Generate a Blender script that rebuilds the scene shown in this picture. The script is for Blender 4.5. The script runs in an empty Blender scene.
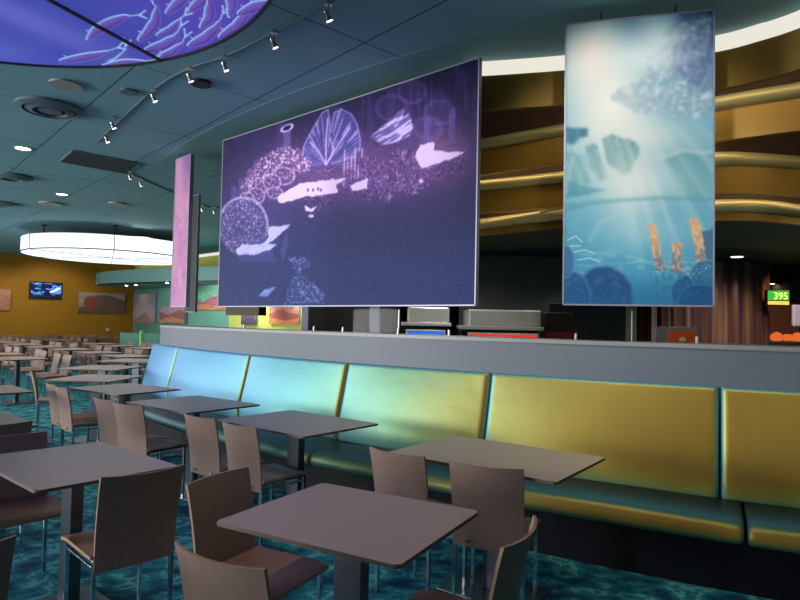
import bpy, bmesh, math, random
import numpy as np
from mathutils import Vector, Matrix
random.seed(7)
PI = math.pi
COL = bpy.context.scene.collection

# ------------------------------------------------------------------ camera geometry
FPX, PITCH, ROLL, EYE = 615.0, math.radians(2.2), math.radians(1.2), 1.475
_f = Vector((0, math.cos(PITCH), math.sin(PITCH)))
_u = Vector((0, -math.sin(PITCH), math.cos(PITCH)))
_x = Vector((1, 0, 0))
CX = _x * math.cos(ROLL) + _u * math.sin(ROLL)
CU = -_x * math.sin(ROLL) + _u * math.cos(ROLL)

def at(px, py, z):
    """survey point: where the sight line through a photo point meets height z"""
    d = (px - 400) / FPX * CX - (py - 300) / FPX * CU + _f
    return d * ((z - EYE) / d.z) + Vector((0, 0, EYE))

def to_photo(P):
    Q = P - np.array([0, 0, EYE])
    d = Q @ np.array(_f)
    return 400 + FPX * (Q @ np.array(CX)) / d, 300 - FPX * (Q @ np.array(CU)) / d

cam = bpy.data.cameras.new('camera')
cam.sensor_width = 36
cam.lens = FPX * 36 / 800
cam.clip_start = .05
cam.clip_end = 200
co = bpy.data.objects.new('camera', cam)
COL.objects.link(co)
M = Matrix.Identity(4)
for i in range(3):
    M[i][0], M[i][1], M[i][2] = CX[i], CU[i], -_f[i]
M[2][3] = EYE
co.matrix_world = M
bpy.context.scene.camera = co

# ------------------------------------------------------------------ materials
def lin(c):
    return tuple((v / 255 / 12.92) if v / 255 <= .04045 else ((v / 255 + .055) / 1.055) ** 2.4 for v in c)

MATS = {}
def mat(name, rgb, rough=.5, metal=0., spec=.5, noise=None, emit=None, estr=0., bump=0., bscale=60., coat=0.):
    """noise = (scale, amount, stretch)"""
    m = bpy.data.materials.new(name)
    m.use_nodes = True
    nt = m.node_tree
    b = nt.nodes['Principled BSDF']
    c = (*lin(rgb), 1)
    b.inputs['Base Color'].default_value = c
    b.inputs['Roughness'].default_value = rough
    b.inputs['Metallic'].default_value = metal
    b.inputs['Specular IOR Level'].default_value = spec
    b.inputs['Coat Weight'].default_value = coat
    if emit:
        b.inputs['Emission Color'].default_value = (*lin(emit), 1)
        b.inputs['Emission Strength'].default_value = estr
    if noise or bump:
        tc = nt.nodes.new('ShaderNodeTexCoord')
        mp = nt.nodes.new('ShaderNodeMapping')
        nt.links.new(tc.outputs['Object'], mp.inputs[0])
    if noise:
        s, amt, st = noise
        mp.inputs['Scale'].default_value = st
        n = nt.nodes.new('ShaderNodeTexNoise')
        n.inputs['Scale'].default_value = s
        n.inputs['Detail'].default_value = 4
        nt.links.new(mp.outputs[0], n.inputs['Vector'])
        mx = nt.nodes.new('ShaderNodeMix')
        mx.data_type = 'RGBA'
        nt.links.new(n.outputs['Fac'], mx.inputs['Factor'])
        mx.inputs['A'].default_value = tuple(v * (1 - amt) for v in c[:3]) + (1,)
        mx.inputs['B'].default_value = tuple(min(1, v * (1 + amt)) for v in c[:3]) + (1,)
        nt.links.new(mx.outputs['Result'], b.inputs['Base Color'])
    if bump:
        n2 = nt.nodes.new('ShaderNodeTexNoise')
        n2.inputs['Scale'].default_value = bscale
        nt.links.new(tc.outputs['Object'], n2.inputs['Vector'])
        bp = nt.nodes.new('ShaderNodeBump')
        bp.inputs['Strength'].default_value = bump
        bp.inputs['Distance'].default_value = .01
        nt.links.new(n2.outputs['Fac'], bp.inputs['Height'])
        nt.links.new(bp.outputs[0], b.inputs['Normal'])
    MATS[name] = m
    return m

def glow(name, rgb, s):
    m = bpy.data.materials.new(name)
    m.use_nodes = True
    nt = m.node_tree
    nt.nodes.remove(nt.nodes['Principled BSDF'])
    e = nt.nodes.new('ShaderNodeEmission')
    e.inputs[0].default_value = (*lin(rgb), 1)
    e.inputs[1].default_value = s
    nt.links.new(e.outputs[0], nt.nodes['Material Output'].inputs[0])
    MATS[name] = m
    return m

mat('table_laminate', (178, 154, 140), .33, noise=(90, .08, (1, 1, 1)))
mat('table_edge', (86, 70, 62), .5)
mat('ply_back', (136, 110, 99), .55, noise=(14, .12, (6, 6, .6)))
mat('ply_edge', (168, 130, 96), .5)
mat('ply_seat', (156, 114, 90), .48, noise=(14, .12, (6, .6, 6)))
mat('chrome', (215, 220, 225), .12, 1.)
mat('dark_steel', (96, 104, 112), .3, .9)
mat('base_navy', (9, 11, 20), .6, spec=.2)
mat('ledge_grey', (100, 110, 122), .5, bump=.05, bscale=300)
mat('ledge_cap', (140, 142, 142), .4)
mat('panel_edge', (150, 152, 170), .45, .3)
mat('panel_back', (26, 36, 33), .6)
mat('gold', (146, 112, 40), .42, .35, noise=(3, .12, (1, 1, 1)))
mat('gold_lip', (192, 180, 128), .35, .3)
mat('olive_soffit', (72, 62, 32), .6)
mat('dark_ceiling', (30, 26, 28), .7)
mat('dark_wall', (34, 30, 34), .4)
mat('white_cove', (225, 225, 215), .6)
mat('wall_yellow', (176, 122, 18), .7, noise=(2, .06, (1, 1, 1)), bump=.1, bscale=80)
mat('wall_green', (112, 168, 150), .7, noise=(1, .05, (1, 1, 1)))
mat('wall_lime', (192, 196, 92), .7)
mat('soffit_green', (112, 158, 150), .6)
mat('wall_plain', (120, 125, 125), .7)
mat('black', (12, 12, 14), .5)
mat('black_trim', (18, 18, 22), .4)
mat('vent_grey', (92, 108, 118), .5)
mat('vent_dark', (22, 34, 42), .6)
mat('vent_rect', (22, 46, 58), .7)
mat('smoke_white', (150, 150, 145), .5)
mat('lamp_silver', (190, 180, 170), .25, .8)
mat('stainless', (165, 170, 168), .35, .5)
mat('silver_tape', (180, 185, 190), .3, .8)
mat('sign_frame', (190, 195, 200), .35, .5)
mat('booth_green', (70, 130, 110), .5)
mat('booth_edge', (170, 215, 150), .5)
mat('wall_grey_post', (140, 150, 165), .5)
mat('peg', (170, 172, 170), .35, .4)
mat('wall_brown', (70, 44, 30), .6)
mat('sheet_grey', (118, 118, 120), .5)
mat('orange_box', (205, 82, 30), .5)
mat('lilac', (150, 135, 150), .5)
mat('outlet_white', (220, 220, 215), .4)
glow('bulb', (255, 225, 190), 30)
glow('downlight', (255, 235, 205), 9)
glow('far_downlight', (255, 225, 190), 5)
glow('cove_glow', (235, 232, 218), 1.0)
glow('cove_glow_soft', (255, 232, 176), 9.0)
glow('drum_glow', (235, 248, 255), 1.5)
glow('menu_green', (60, 190, 60), 1.1)
glow('menu_yellow', (255, 250, 120), 1.6)
glow('menu_strip', (250, 200, 90), 1.3)
glow('sign_blue', (50, 120, 235), .9)
glow('sign_red', (235, 60, 50), .9)
glow('sign_white', (255, 245, 245), 1.1)
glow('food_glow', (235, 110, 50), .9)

def iridescent(key, tail):
    """two-tone pearl vinyl: gold face on, green to sky blue towards grazing"""
    m = bpy.data.materials.new('two_tone_' + key)
    m.use_nodes = True
    nt = m.node_tree
    b = nt.nodes['Principled BSDF']
    lw = nt.nodes.new('ShaderNodeLayerWeight')
    lw.inputs['Blend'].default_value = .5
    r = nt.nodes.new('ShaderNodeValToRGB')
    el = r.color_ramp.elements
    stops = tail
    el[0].position = 0; el[0].color = (*lin(stops[0][1]), 1)
    el[1].position = 1; el[1].color = (*lin(stops[-1][1]), 1)
    for p, c in stops[1:-1]:
        e = el.new(p); e.color = (*lin(c), 1)
    nt.links.new(lw.outputs['Facing'], r.inputs[0])
    nt.links.new(r.outputs[0], b.inputs['Base Color'])
    b.inputs['Metallic'].default_value = .4
    b.inputs['Roughness'].default_value = .46
    tc = nt.nodes.new('ShaderNodeTexCoord')
    n2 = nt.nodes.new('ShaderNodeTexNoise')
    n2.inputs['Scale'].default_value = 7
    nt.links.new(tc.outputs['Object'], n2.inputs['Vector'])
    bp = nt.nodes.new('ShaderNodeBump')
    bp.inputs['Strength'].default_value = .15
    bp.inputs['Distance'].default_value = .02
    nt.links.new(n2.outputs['Fac'], bp.inputs['Height'])
    nt.links.new(bp.outputs[0], b.inputs['Normal'])
    MATS[key] = m
iridescent('vinyl', [(0., (160, 128, 50)), (.04, (172, 152, 64)), (.11, (168, 174, 98)), (.2, (134, 180, 138)), (.34, (114, 184, 182)), (.55, (102, 170, 204)), (.8, (92, 150, 196)), (1, (70, 118, 165))])
iridescent('shaded_seat_vinyl', [(0., (160, 124, 48)), (.08, (150, 134, 62)), (.2, (104, 130, 82)), (.34, (74, 116, 94)), (.52, (62, 112, 122)), (.64, (56, 96, 108)), (.75, (34, 56, 50)), (1, (26, 40, 44))])  # same vinyl with table shade and dark reflections put into its grazing colours


def carpet():
    m = bpy.data.materials.new('carpet')
    m.use_nodes = True
    nt = m.node_tree
    b = nt.nodes['Principled BSDF']
    b.inputs['Roughness'].default_value = .85
    b.inputs['Specular IOR Level'].default_value = .2
    tc = nt.nodes.new('ShaderNodeTexCoord')
    mp = nt.nodes.new('ShaderNodeMapping')
    mp.inputs['Rotation'].default_value = (0, 0, math.radians(40))
    mp.inputs['Scale'].default_value = (1, 1.25, 1)
    nt.links.new(tc.outputs['Object'], mp.inputs[0])
    # steps make the woven, blocky edges of the pattern
    sn = nt.nodes.new('ShaderNodeVectorMath'); sn.operation = 'SNAP'
    sn.inputs[1].default_value = (.016, .016, .016)
    nt.links.new(mp.outputs[0], sn.inputs[0])
    n = nt.nodes.new('ShaderNodeTexNoise')
    n.inputs['Scale'].default_value = 5.5
    n.inputs['Detail'].default_value = 2.5
    nt.links.new(sn.outputs[0], n.inputs['Vector'])
    r = nt.nodes.new('ShaderNodeValToRGB')
    r.color_ramp.interpolation = 'CONSTANT'
    el = r.color_ramp.elements
    cols = [(0, (14, 66, 92)), (.40, (22, 96, 114)), (.47, (36, 124, 138)), (.55, (84, 170, 168)), (.61, (30, 112, 128))]
    el[0].position = 0; el[0].color = (*lin(cols[0][1]), 1)
    el[1].position = cols[1][0]; el[1].color = (*lin(cols[1][1]), 1)
    for p, c in cols[2:]:
        e = el.new(p); e.color = (*lin(c), 1)
    nt.links.new(n.outputs['Fac'], r.inputs[0])
    nt.links.new(r.outputs[0], b.inputs['Base Color'])
    MATS['carpet'] = m
carpet()

def ceiling_mat():
    m = bpy.data.materials.new('ceiling_tiles')
    m.use_nodes = True
    nt = m.node_tree
    b = nt.nodes['Principled BSDF']
    b.inputs['Roughness'].default_value = .75
    tc = nt.nodes.new('ShaderNodeTexCoord')
    mp = nt.nodes.new('ShaderNodeMapping')
    mp.inputs['Rotation'].default_value = (0, 0, math.radians(48))
    mp.inputs['Location'].default_value = (.3, .55, 0)
    nt.links.new(tc.outputs['Object'], mp.inputs[0])
    br = nt.nodes.new('ShaderNodeTexBrick')
    br.offset = 0
    br.inputs['Scale'].default_value = 1
    br.inputs['Brick Width'].default_value = 1.83
    br.inputs['Row Height'].default_value = 1.22
    br.inputs['Mortar Size'].default_value = .008
    br.inputs['Mortar Smooth'].default_value = .2
    br.inputs['Color1'].default_value = (*lin((124, 168, 180)), 1)
    br.inputs['Color2'].default_value = (*lin((120, 164, 176)), 1)
    br.inputs['Mortar'].default_value = (*lin((44, 62, 84)), 1)
    nt.links.new(mp.outputs[0], br.inputs['Vector'])
    nt.links.new(br.outputs['Color'], b.inputs['Base Color'])
    MATS['ceiling'] = m
ceiling_mat()
mat('ceiling_ring', (116, 158, 162), .75)

def striped():
    """polished sheet-metal drapery: vertical bronze, plum and silver bands"""
    m = bpy.data.materials.new('bronze_bands')
    m.use_nodes = True
    nt = m.node_tree
    b = nt.nodes['Principled BSDF']
    b.inputs['Roughness'].default_value = .35
    b.inputs['Metallic'].default_value = .4
    tc = nt.nodes.new('ShaderNodeTexCoord')
    mp = nt.nodes.new('ShaderNodeMapping')
    mp.inputs['Scale'].default_value = (1, 1, .02)
    nt.links.new(tc.outputs['Object'], mp.inputs[0])
    n = nt.nodes.new('ShaderNodeTexNoise')
    n.inputs['Scale'].default_value = 5
    n.inputs['Detail'].default_value = 2
    nt.links.new(mp.outputs[0], n.inputs['Vector'])
    r = nt.nodes.new('ShaderNodeValToRGB')
    el = r.color_ramp.elements
    cols = [(.3, (70, 40, 34)), (.42, (120, 78, 62)), (.5, (80, 52, 70)), (.58, (150, 110, 80)), (.66, (96, 60, 50)), (.75, (160, 140, 140))]
    el[0].position = cols[0][0]; el[0].color = (*lin(cols[0][1]), 1)
    el[1].position = cols[-1][0]; el[1].color = (*lin(cols[-1][1]), 1)
    for p, c in cols[1:-1]:
        e = el.new(p); e.color = (*lin(c), 1)
    nt.links.new(n.outputs['Fac'], r.inputs[0])
    nt.links.new(r.outputs[0], b.inputs['Base Color'])
    MATS['bronze'] = m
striped()

def glassmat():
    m = bpy.data.materials.new('clear_glass')
    m.use_nodes = True
    nt = m.node_tree
    b = nt.nodes['Principled BSDF']
    b.inputs['Base Color'].default_value = (.95, .98, .98, 1)
    b.inputs['Roughness'].default_value = .02
    b.inputs['IOR'].default_value = 1.1
    b.inputs['Transmission Weight'].default_value = 1
    MATS['glass'] = m
glassmat()

def print_mat(name, emit=0., rough=.55):
    m = bpy.data.materials.new(name)
    m.use_nodes = True
    nt = m.node_tree
    b = nt.nodes['Principled BSDF']
    a = nt.nodes.new('ShaderNodeAttribute')
    a.attribute_name = 'ink'
    nt.links.new(a.outputs['Color'], b.inputs['Base Color'])
    b.inputs['Roughness'].default_value = rough
    b.inputs['Specular IOR Level'].default_value = .15
    if emit:
        b.inputs['Base Color'].default_value = (0, 0, 0, 1)
        nt.links.new(a.outputs['Color'], b.inputs['Emission Color'])
        b.inputs['Emission Strength'].default_value = emit
    MATS[name] = m
print_mat('print')
print_mat('backlit_print', .8, .5)
print_mat('screen_print', 1.0, .3)

# ------------------------------------------------------------------ object helpers
def bm_new():
    return bmesh.new()

def box(bm, x0, x1, y0, y1, z0, z1, bev=0.):
    r = bmesh.ops.create_cube(bm, size=1)
    vs = r['verts']
    bmesh.ops.scale(bm, vec=(x1 - x0, y1 - y0, z1 - z0), verts=vs)
    bmesh.ops.translate(bm, vec=((x0 + x1) / 2, (y0 + y1) / 2, (z0 + z1) / 2), verts=vs)
    if bev:
        es = list({e for v in vs for e in v.link_edges})
        bmesh.ops.bevel(bm, geom=es, offset=bev, segments=2, affect='EDGES', profile=.5)
    return bm

def cyl(bm, p0, p1, r0, r1=None, n=20, caps=True):
    p0, p1 = Vector(p0), Vector(p1)
    r1 = r0 if r1 is None else r1
    d = p1 - p0
    r = bmesh.ops.create_cone(bm, cap_ends=caps, segments=n, radius1=r0, radius2=r1, depth=d.length)
    q = d.to_track_quat('Z', 'Y').to_matrix().to_4x4()
    bmesh.ops.transform(bm, matrix=Matrix.Translation((p0 + p1) / 2) @ q, verts=r['verts'])
    return bm

def prism(bm, pts, z0, z1):
    a = [bm.verts.new((p[0], p[1], z0)) for p in pts]
    b = [bm.verts.new((p[0], p[1], z1)) for p in pts]
    n = len(pts)
    bm.faces.new(a[::-1]); bm.faces.new(b)
    for i in range(n):
        bm.faces.new((a[i], a[(i + 1) % n], b[(i + 1) % n], b[i]))
    return bm

def sweep(bm, path, prof, closed=True):
    """path: list of (x,y) plan points; prof: list of (off,z); off along right-hand normal"""
    n = len(path)
    rows = []
    for i, p in enumerate(path):
        a = Vector(path[max(0, i - 1)]); b = Vector(path[min(n - 1, i + 1)])
        t = (b - a).normalized()
        nn = Vector((t.y, -t.x))
        rows.append([bm.verts.new((p[0] + nn.x * o, p[1] + nn.y * o, z)) for o, z in prof])
    m = len(prof)
    for i in range(n - 1):
        for j in range(m if closed else m - 1):
            k = (j + 1) % m
            bm.faces.new((rows[i][j], rows[i + 1][j], rows[i + 1][k], rows[i][k]))
    if closed:
        bm.faces.new(rows[0][::-1]); bm.faces.new(rows[-1])
    return bm

def obj(name, bm, m, parent=None, smooth=False, kind=None, loc=None, rot=None):
    if isinstance(bm, bpy.types.Mesh):
        me = bm
    else:
        bmesh.ops.recalc_face_normals(bm, faces=bm.faces)
        me = bpy.data.meshes.new(name)
        bm.to_mesh(me)
        bm.free()
        me.materials.append(MATS[m])
        if smooth:
            for p in me.polygons:
                p.use_smooth = True
            try:
                me.set_sharp_from_angle(angle=math.radians(smooth if smooth > 1 else 40))
            except Exception:
                pass
    o = bpy.data.objects.new(name, me)
    COL.objects.link(o)
    if parent:
        o.parent = parent
    if kind:
        o['kind'] = kind
    if loc is not None:
        o.location = loc
    if rot is not None:
        o.rotation_euler = (0, 0, rot)
    return o

def tag(o, label, cat, group=None):
    o['label'] = label; o['category'] = cat
    if group:
        o['group'] = group
    return o

def thing(name, label, cat, loc=(0, 0, 0), rz=0, group=None):
    o = bpy.data.objects.new(name, None)
    COL.objects.link(o)
    o.location = loc
    o.rotation_euler = (0, 0, rz)
    o.empty_display_size = .1
    return tag(o, label, cat, group)

def dup(root, loc, rz, label, group=None):
    r = root.copy(); COL.objects.link(r)
    r.location = loc; r.rotation_euler = (0, 0, rz)
    r['label'] = label
    if group:
        r['group'] = group
    elif 'group' in r:
        del r['group']
    for ch in root.children:
        c = ch.copy(); COL.objects.link(c); c.parent = r
        for g in ch.children:
            d = g.copy(); COL.objects.link(d); d.parent = c
    return r

def catmull(pts, k=8):
    out = []
    P = [Vector(p) for p in pts]
    P = [2 * P[0] - P[1]] + P + [2 * P[-1] - P[-2]]
    for i in range(1, len(P) - 2):
        for j in range(k):
            t = j / k
            a, b, c, d = P[i - 1:i + 3]
            out.append(.5 * ((2 * b) + (c - a) * t + (2 * a - 5 * b + 4 * c - d) * t * t + (3 * b - a - 3 * c + d) * t ** 3))
    out.append(P[-2])
    return out

# ------------------------------------------------------------------ picture painting (ink colours of the printed artworks)
def vnoise(x, y, seed=0):
    rs = np.random.RandomState(seed)
    G = rs.rand(257, 257)
    xi = np.floor(x).astype(int); yi = np.floor(y).astype(int)
    fx = x - xi; fy = y - yi
    fx = fx * fx * (3 - 2 * fx); fy = fy * fy * (3 - 2 * fy)
    a = G[xi % 256, yi % 256]; b = G[(xi + 1) % 256, yi % 256]
    c = G[xi % 256, (yi + 1) % 256]; d = G[(xi + 1) % 256, (yi + 1) % 256]
    return (a * (1 - fx) + b * fx) * (1 - fy) + (c * (1 - fx) + d * fx) * fy

def fbm(x, y, seed=0, o=4):
    s = 0; a = .5; t = 0
    for i in range(o):
        s = s + a * vnoise(x * 2 ** i, y * 2 ** i, seed + i); t += a; a *= .5
    return s / t

def sm(e0, e1, x):
    t = np.clip((x - e0) / (e1 - e0), 0, 1)
    return t * t * (3 - 2 * t)

class Canvas:
    def __init__(s, X, Y, c=(0, 0, 0)):
        s.X, s.Y = X, Y
        s.C = np.ones(X.shape + (3,)) * np.array(c, float)
    def mix(s, a, c):
        a = np.clip(a, 0, 1)[..., None]
        s.C = s.C * (1 - a) + np.array(c, float) * a
    def add(s, a, c):
        s.C = s.C + a[..., None] * np.array(c, float)
    def blur(s, n):
        for _ in range(n):
            for ax in (0, 1):
                P = np.concatenate([s.C.take([0], ax), s.C, s.C.take([-1], ax)], ax)
                k = s.C.shape[ax]
                s.C = .25 * P.take(range(0, k), ax) + .5 * P.take(range(1, k + 1), ax) + .25 * P.take(range(2, k + 2), ax)
    def poly(s, pts, wob=0, seed=3):
        X = s.X; Y = s.Y
        if wob:
            X = X + (fbm(s.X * .25, s.Y * .25, seed) - .5) * wob
            Y = Y + (fbm(s.X * .25, s.Y * .25, seed + 9) - .5) * wob
        ins = np.zeros(X.shape, bool)
        n = len(pts)
        for i in range(n):
            x0, y0 = pts[i]; x1, y1 = pts[(i + 1) % n]
            if y0 == y1:
                continue
            c = ((Y > y0) != (Y > y1)) & (X < (x1 - x0) * (Y - y0) / (y1 - y0) + x0)
            ins ^= c
        return ins.astype(float)
    def seg(s, pts):
        """distance to polyline and parameter along it"""
        D = np.full(s.X.shape, 1e9); T = np.zeros(s.X.shape)
        L = [0]
        for i in range(len(pts) - 1):
            L.append(L[-1] + math.dist(pts[i], pts[i + 1]))
        S = np.zeros(s.X.shape)
        for i in range(len(pts) - 1):
            (x0, y0), (x1, y1) = pts[i], pts[i + 1]
            dx, dy = x1 - x0, y1 - y0
            t = np.clip(((s.X - x0) * dx + (s.Y - y0) * dy) / (dx * dx + dy * dy + 1e-9), 0, 1)
            d = np.hypot(s.X - x0 - t * dx, s.Y - y0 - t * dy)
            k = d < D
            side = np.sign((s.X - x0) * dy - (s.Y - y0) * dx)
            D = np.where(k, d, D); T = np.where(k, (L[i] + t * (L[i + 1] - L[i])) / L[-1], T); S = np.where(k, side, S)
        return D, T, S
    def ell(s, cx, cy, rx, ry, rot=0):
        c, n = math.cos(rot), math.sin(rot)
        dx = s.X - cx; dy = s.Y - cy
        return np.hypot((dx * c + dy * n) / rx, (-dx * n + dy * c) / ry)

def coral_mural(X, Y):
    K = Canvas(X, Y, (54, 44, 92))
    t = sm(150, 290, Y)
    K.mix(t, (58, 72, 122))
    K.mix(.75 * np.exp(-((X - 350) / 95) ** 2 - ((Y - 170) / 42) ** 2), (138, 108, 158))
    K.mix(.6 * np.exp(-((X - 445) / 40) ** 2 - ((Y - 150) / 34) ** 2), (142, 112, 156))
    K.mix(.45 * np.exp(-((X - 255) / 45) ** 2 - ((Y - 205) / 50) ** 2), (120, 104, 156))
    # dim reefs in the haze
    K.mix(.30 * sm(.5, .72, fbm(X * .05, Y * .04, 5)) * sm(200, 120, Y), (112, 96, 160))
    K.mix(.28 * sm(.5, .8, vnoise(X * .35, Y * .03, 8)) * sm(175, 90, Y), (120, 104, 172))
    for cx, top, w in [(241, 178, 2.6), (249, 170, 2.4), (256, 160, 2.8), (262, 168, 2.4), (234, 186, 2.6), (427, 118, 3), (452, 108, 3)]:
        a = sm(w + 1.5, w - 1, abs(X - cx)) * sm(top - 2, top + 3, Y) * sm(top + 42, top + 8, Y)
        K.mix(.55 * a, (124, 108, 176))
    for cx, cy, r in [(392, 108, 16), (440, 112, 15), (412, 92, 14), (428, 128, 14)]:
        e = K.ell(cx, cy, r, r * .8)
        K.mix(.35 * sm(.25, .05, abs(e - .95)), (132, 110, 180))
        K.mix(.2 * sm(1, .6, e), (104, 84, 150))
    # tube sponge
    a = K.poly([(283, 131), (291, 126), (291, 138), (290, 152), (282, 152), (284, 140)])
    K.mix(.75 * a, (120, 108, 165))
    K.mix(sm(.35, .1, abs(K.ell(287, 128, 6.2, 3, -.45) - .95)), (190, 180, 225))
    K.mix(sm(.7, .5, K.ell(287, 128, 6.2, 3, -.45)), (40, 34, 70))
    # sea fan, two lobes
    th = np.arctan2(Y - 166, X - 326); rr = np.hypot(X - 326, Y - 166)
    rays = sm(.55, .8, vnoise(th * 26, rr * .05, 4))
    for pts in ([(302, 160), (304, 146), (312, 130), (322, 113), (328, 109), (330, 122), (329, 146), (328, 164), (320, 166), (308, 166)],
                [(331, 132), (334, 113), (341, 109), (351, 114), (357, 124), (360, 138), (360, 150), (354, 160), (344, 166), (330, 166)]):
        a = K.poly(pts, 1.5)
        K.mix(.85 * a, (98, 92, 156))
        K.mix(.62 * a * rays, (182, 172, 220))
        D, T, S = K.seg(pts[:7])
        K.mix(.6 * sm(1.4, .3, D), (180, 172, 222))
    for p in ([(326, 165), (318, 150), (310, 142)], [(326, 165), (340, 142), (350, 128)], [(326, 165), (326, 140), (328, 118)], [(326, 165), (334, 150), (330, 138)]):
        D, T, S = K.seg(p)
        K.mix(.8 * sm(1.3, .3, D), (196, 184, 226))
    # speckled arc coral
    sp = sm(.52, .75, vnoise(X * .8, Y * .8, 21))
    D, T, S = K.seg([(250, 188), (257, 175), (268, 163), (282, 156), (294, 157), (303, 165)])
    a = sm(9.5, 8, D + (vnoise(X * .5, Y * .5, 2) - .5) * 3)
    K.mix(.8 * a, (118, 94, 140)); K.mix(.85 * a * sp, (214, 196, 222))
    for cx, cy, rx, ry in [(260, 186, 9, 8), (256, 196, 9, 8), (283, 176, 12, 9), (272, 182, 9, 8), (247, 200, 8, 8), (275, 193, 8, 6)]:
        e = K.ell(cx, cy, rx, ry)
        K.mix(.8 * sm(1.08, .9, e), (102, 82, 130)); K.mix(.55 * sm(1.1, .9, e) * sp, (196, 176, 210))
        K.mix(.7 * sm(.14, .03, abs(e - .95)), (196, 178, 214))
    # finger cluster
    for i in range(14):
        x = 342 + i * 1.75; top = 158 - 9 * math.sin(i * 1.9) - 5 * (1 - abs(i - 7) / 7)
        a = sm(1.2, .5, abs(X - x - (185 - Y) * .03)) * sm(top - 1, top + 2, Y) * sm(191, 183, Y)
        K.mix(.85 * a, (190, 168, 212) if i % 2 else (120, 96, 150))
    # anemone mounds
    for cx, cy, rx, ry in [(404, 163, 15, 14), (418, 172, 12, 14), (398, 180, 14, 12), (380, 172, 9, 12), (386, 188, 9, 15), (368, 163, 9, 7), (412, 186, 9, 10), (325, 172, 9, 5)]:
        e = K.ell(cx, cy, rx, ry)
        th = np.arctan2(Y - cy, X - cx)
        a = sm(1.06 , .92, e + (vnoise(th * 9, X * 0, 3) - .5) * .25)
        K.mix(.8 * a, (92, 68, 122)); K.mix(.75 * a * sm(.5, .75, vnoise(th * 14, e * 4, 6)), (190, 164, 208))
    for k in range(46):
        rs = np.random.RandomState(k)
        cx = 345 + rs.rand() * 90; cy = 166 + rs.rand() * 26 - (cx - 345) * .08
        e = K.ell(cx, cy, 4 + rs.rand() * 3, 4 + rs.rand() * 3); th = np.arctan2(Y - cy, X - cx)
        a = sm(1.1, .8, e)
        K.mix(.55 * a, (84, 62, 118)); K.mix(.6 * a * sm(.5, .75, vnoise(th * 5, e * 3, k)), (184, 158, 206))
    # leaf coral
    pts = [(370, 137), (378, 130), (388, 122), (398, 112), (405, 107), (403, 118), (409, 113), (413, 127), (410, 137), (398, 142), (389, 144), (381, 145)]
    a = K.poly(pts, 1)
    K.mix(.95 * a, (112, 104, 160))
    K.mix(.85 * a * sm(.42, .62, vnoise((X * .55 + Y * .83) * .62, (X - Y) * .07, 12)), (192, 186, 224))
    # pale sand ledges
    W = (214, 204, 232)
    led = [
        [(277, 197), (288, 190), (300, 184), (318, 181), (347, 178), (336, 185), (338, 192), (322, 197), (306, 196), (290, 201), (279, 203)],
        [(350, 186), (367, 178), (368, 189), (352, 191)],
        [(420, 145), (434, 142), (434, 150), (446, 152), (466, 152), (452, 159), (434, 164), (422, 169), (418, 162), (415, 157)]]
    for p in led:
        a = K.poly(p, 3)
        K.mix(.95 * a, W)
    # dark under-sides of the ledges
    for p in ([(300, 198), (338, 193), (330, 205), (315, 212), (306, 204)], [(430, 166), (465, 153), (462, 172), (445, 180), (428, 178)], [(352, 191), (370, 190), (372, 200), (356, 202)]):
        a = K.poly(p, 4)
        K.mix(.5 * a, (78, 60, 112)); K.mix(.5 * a * sp, (150, 124, 178))
    K.mix(.95 * K.poly([(304, 205), (311, 209), (318, 205), (312, 212), (306, 211)], 1), W)
    K.mix(.9 * sm(1.1, .8, K.ell(311, 216, 3, 1.6)), W)
    K.mix(.9 * sm(1.1, .8, K.ell(421, 181, 2.2, 2)), W)
    for x in (308, 313, 318, 321):
        K.mix(.8 * sm(1.2, .8, K.ell(x, 190 - (x == 318), 1.2, 2)), (84, 70, 120))
    # big dome coral at left
    e = K.ell(243, 226, 25, 29)
    a = sm(1.03, .97, e) * sm(262, 244, Y)
    K.mix(.9 * a, (96, 88, 140))
    K.mix(.7 * a * sm(.55, .8, vnoise(X * .9, Y * .9, 31)), (186, 176, 214))
    K.mix(.6 * sm(.07, .02, abs(e - .98)) * sm(240, 225, Y), (206, 194, 226))
    a = K.poly([(236, 250), (242, 244), (253, 245), (264, 243), (269, 237), (268, 227), (280, 226), (291, 224), (281, 234), (268, 244), (277, 245), (270, 250), (254, 255), (237, 255)], 2)
    K.mix(.9 * a, (186, 190, 228))
    a = K.poly([(237, 256), (272, 251), (278, 262), (262, 262), (240, 262)], 5)
    K.mix(.4 * a, (104, 100, 160))
    a = K.poly([(287, 232), (288, 244), (285, 255), (283, 262), (281, 248)], 2)
    K.mix(.4 * a, (120, 110, 170))
    # lower patches of stony coral
    a = K.poly([(288, 258), (300, 256), (311, 260), (310, 266), (300, 274), (312, 281), (325, 292), (322, 304), (284, 304), (290, 284), (296, 272)], 6)
    K.mix(.35 * a, (92, 96, 150)); K.mix(.75 * a * sm(.55, .8, vnoise(X * .8, Y * .8, 51)), (164, 160, 208))
    K.mix(.8 * K.poly([(258, 296), (266, 289), (276, 287), (268, 296)], 2), (150, 162, 214))
    # soft bloom of the painted light, fine canvas grain
    sharp = K.C.copy(); K.blur(40)
    halo = np.clip(K.C - 70, 0, 255)
    K.C = sharp; K.blur(1)
    K.C = K.C * (.9 + .2 * vnoise(X * .9, Y * .9, 77))[..., None] + .22 * halo * np.array([1.1, .85, .9])
    K.C = np.minimum(np.clip(K.C, 0, 255), np.array([218, 200, 236]))
    return K.C * np.clip(K.C / 235, 0, 1) ** np.array([.42, .36, .46])

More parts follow.
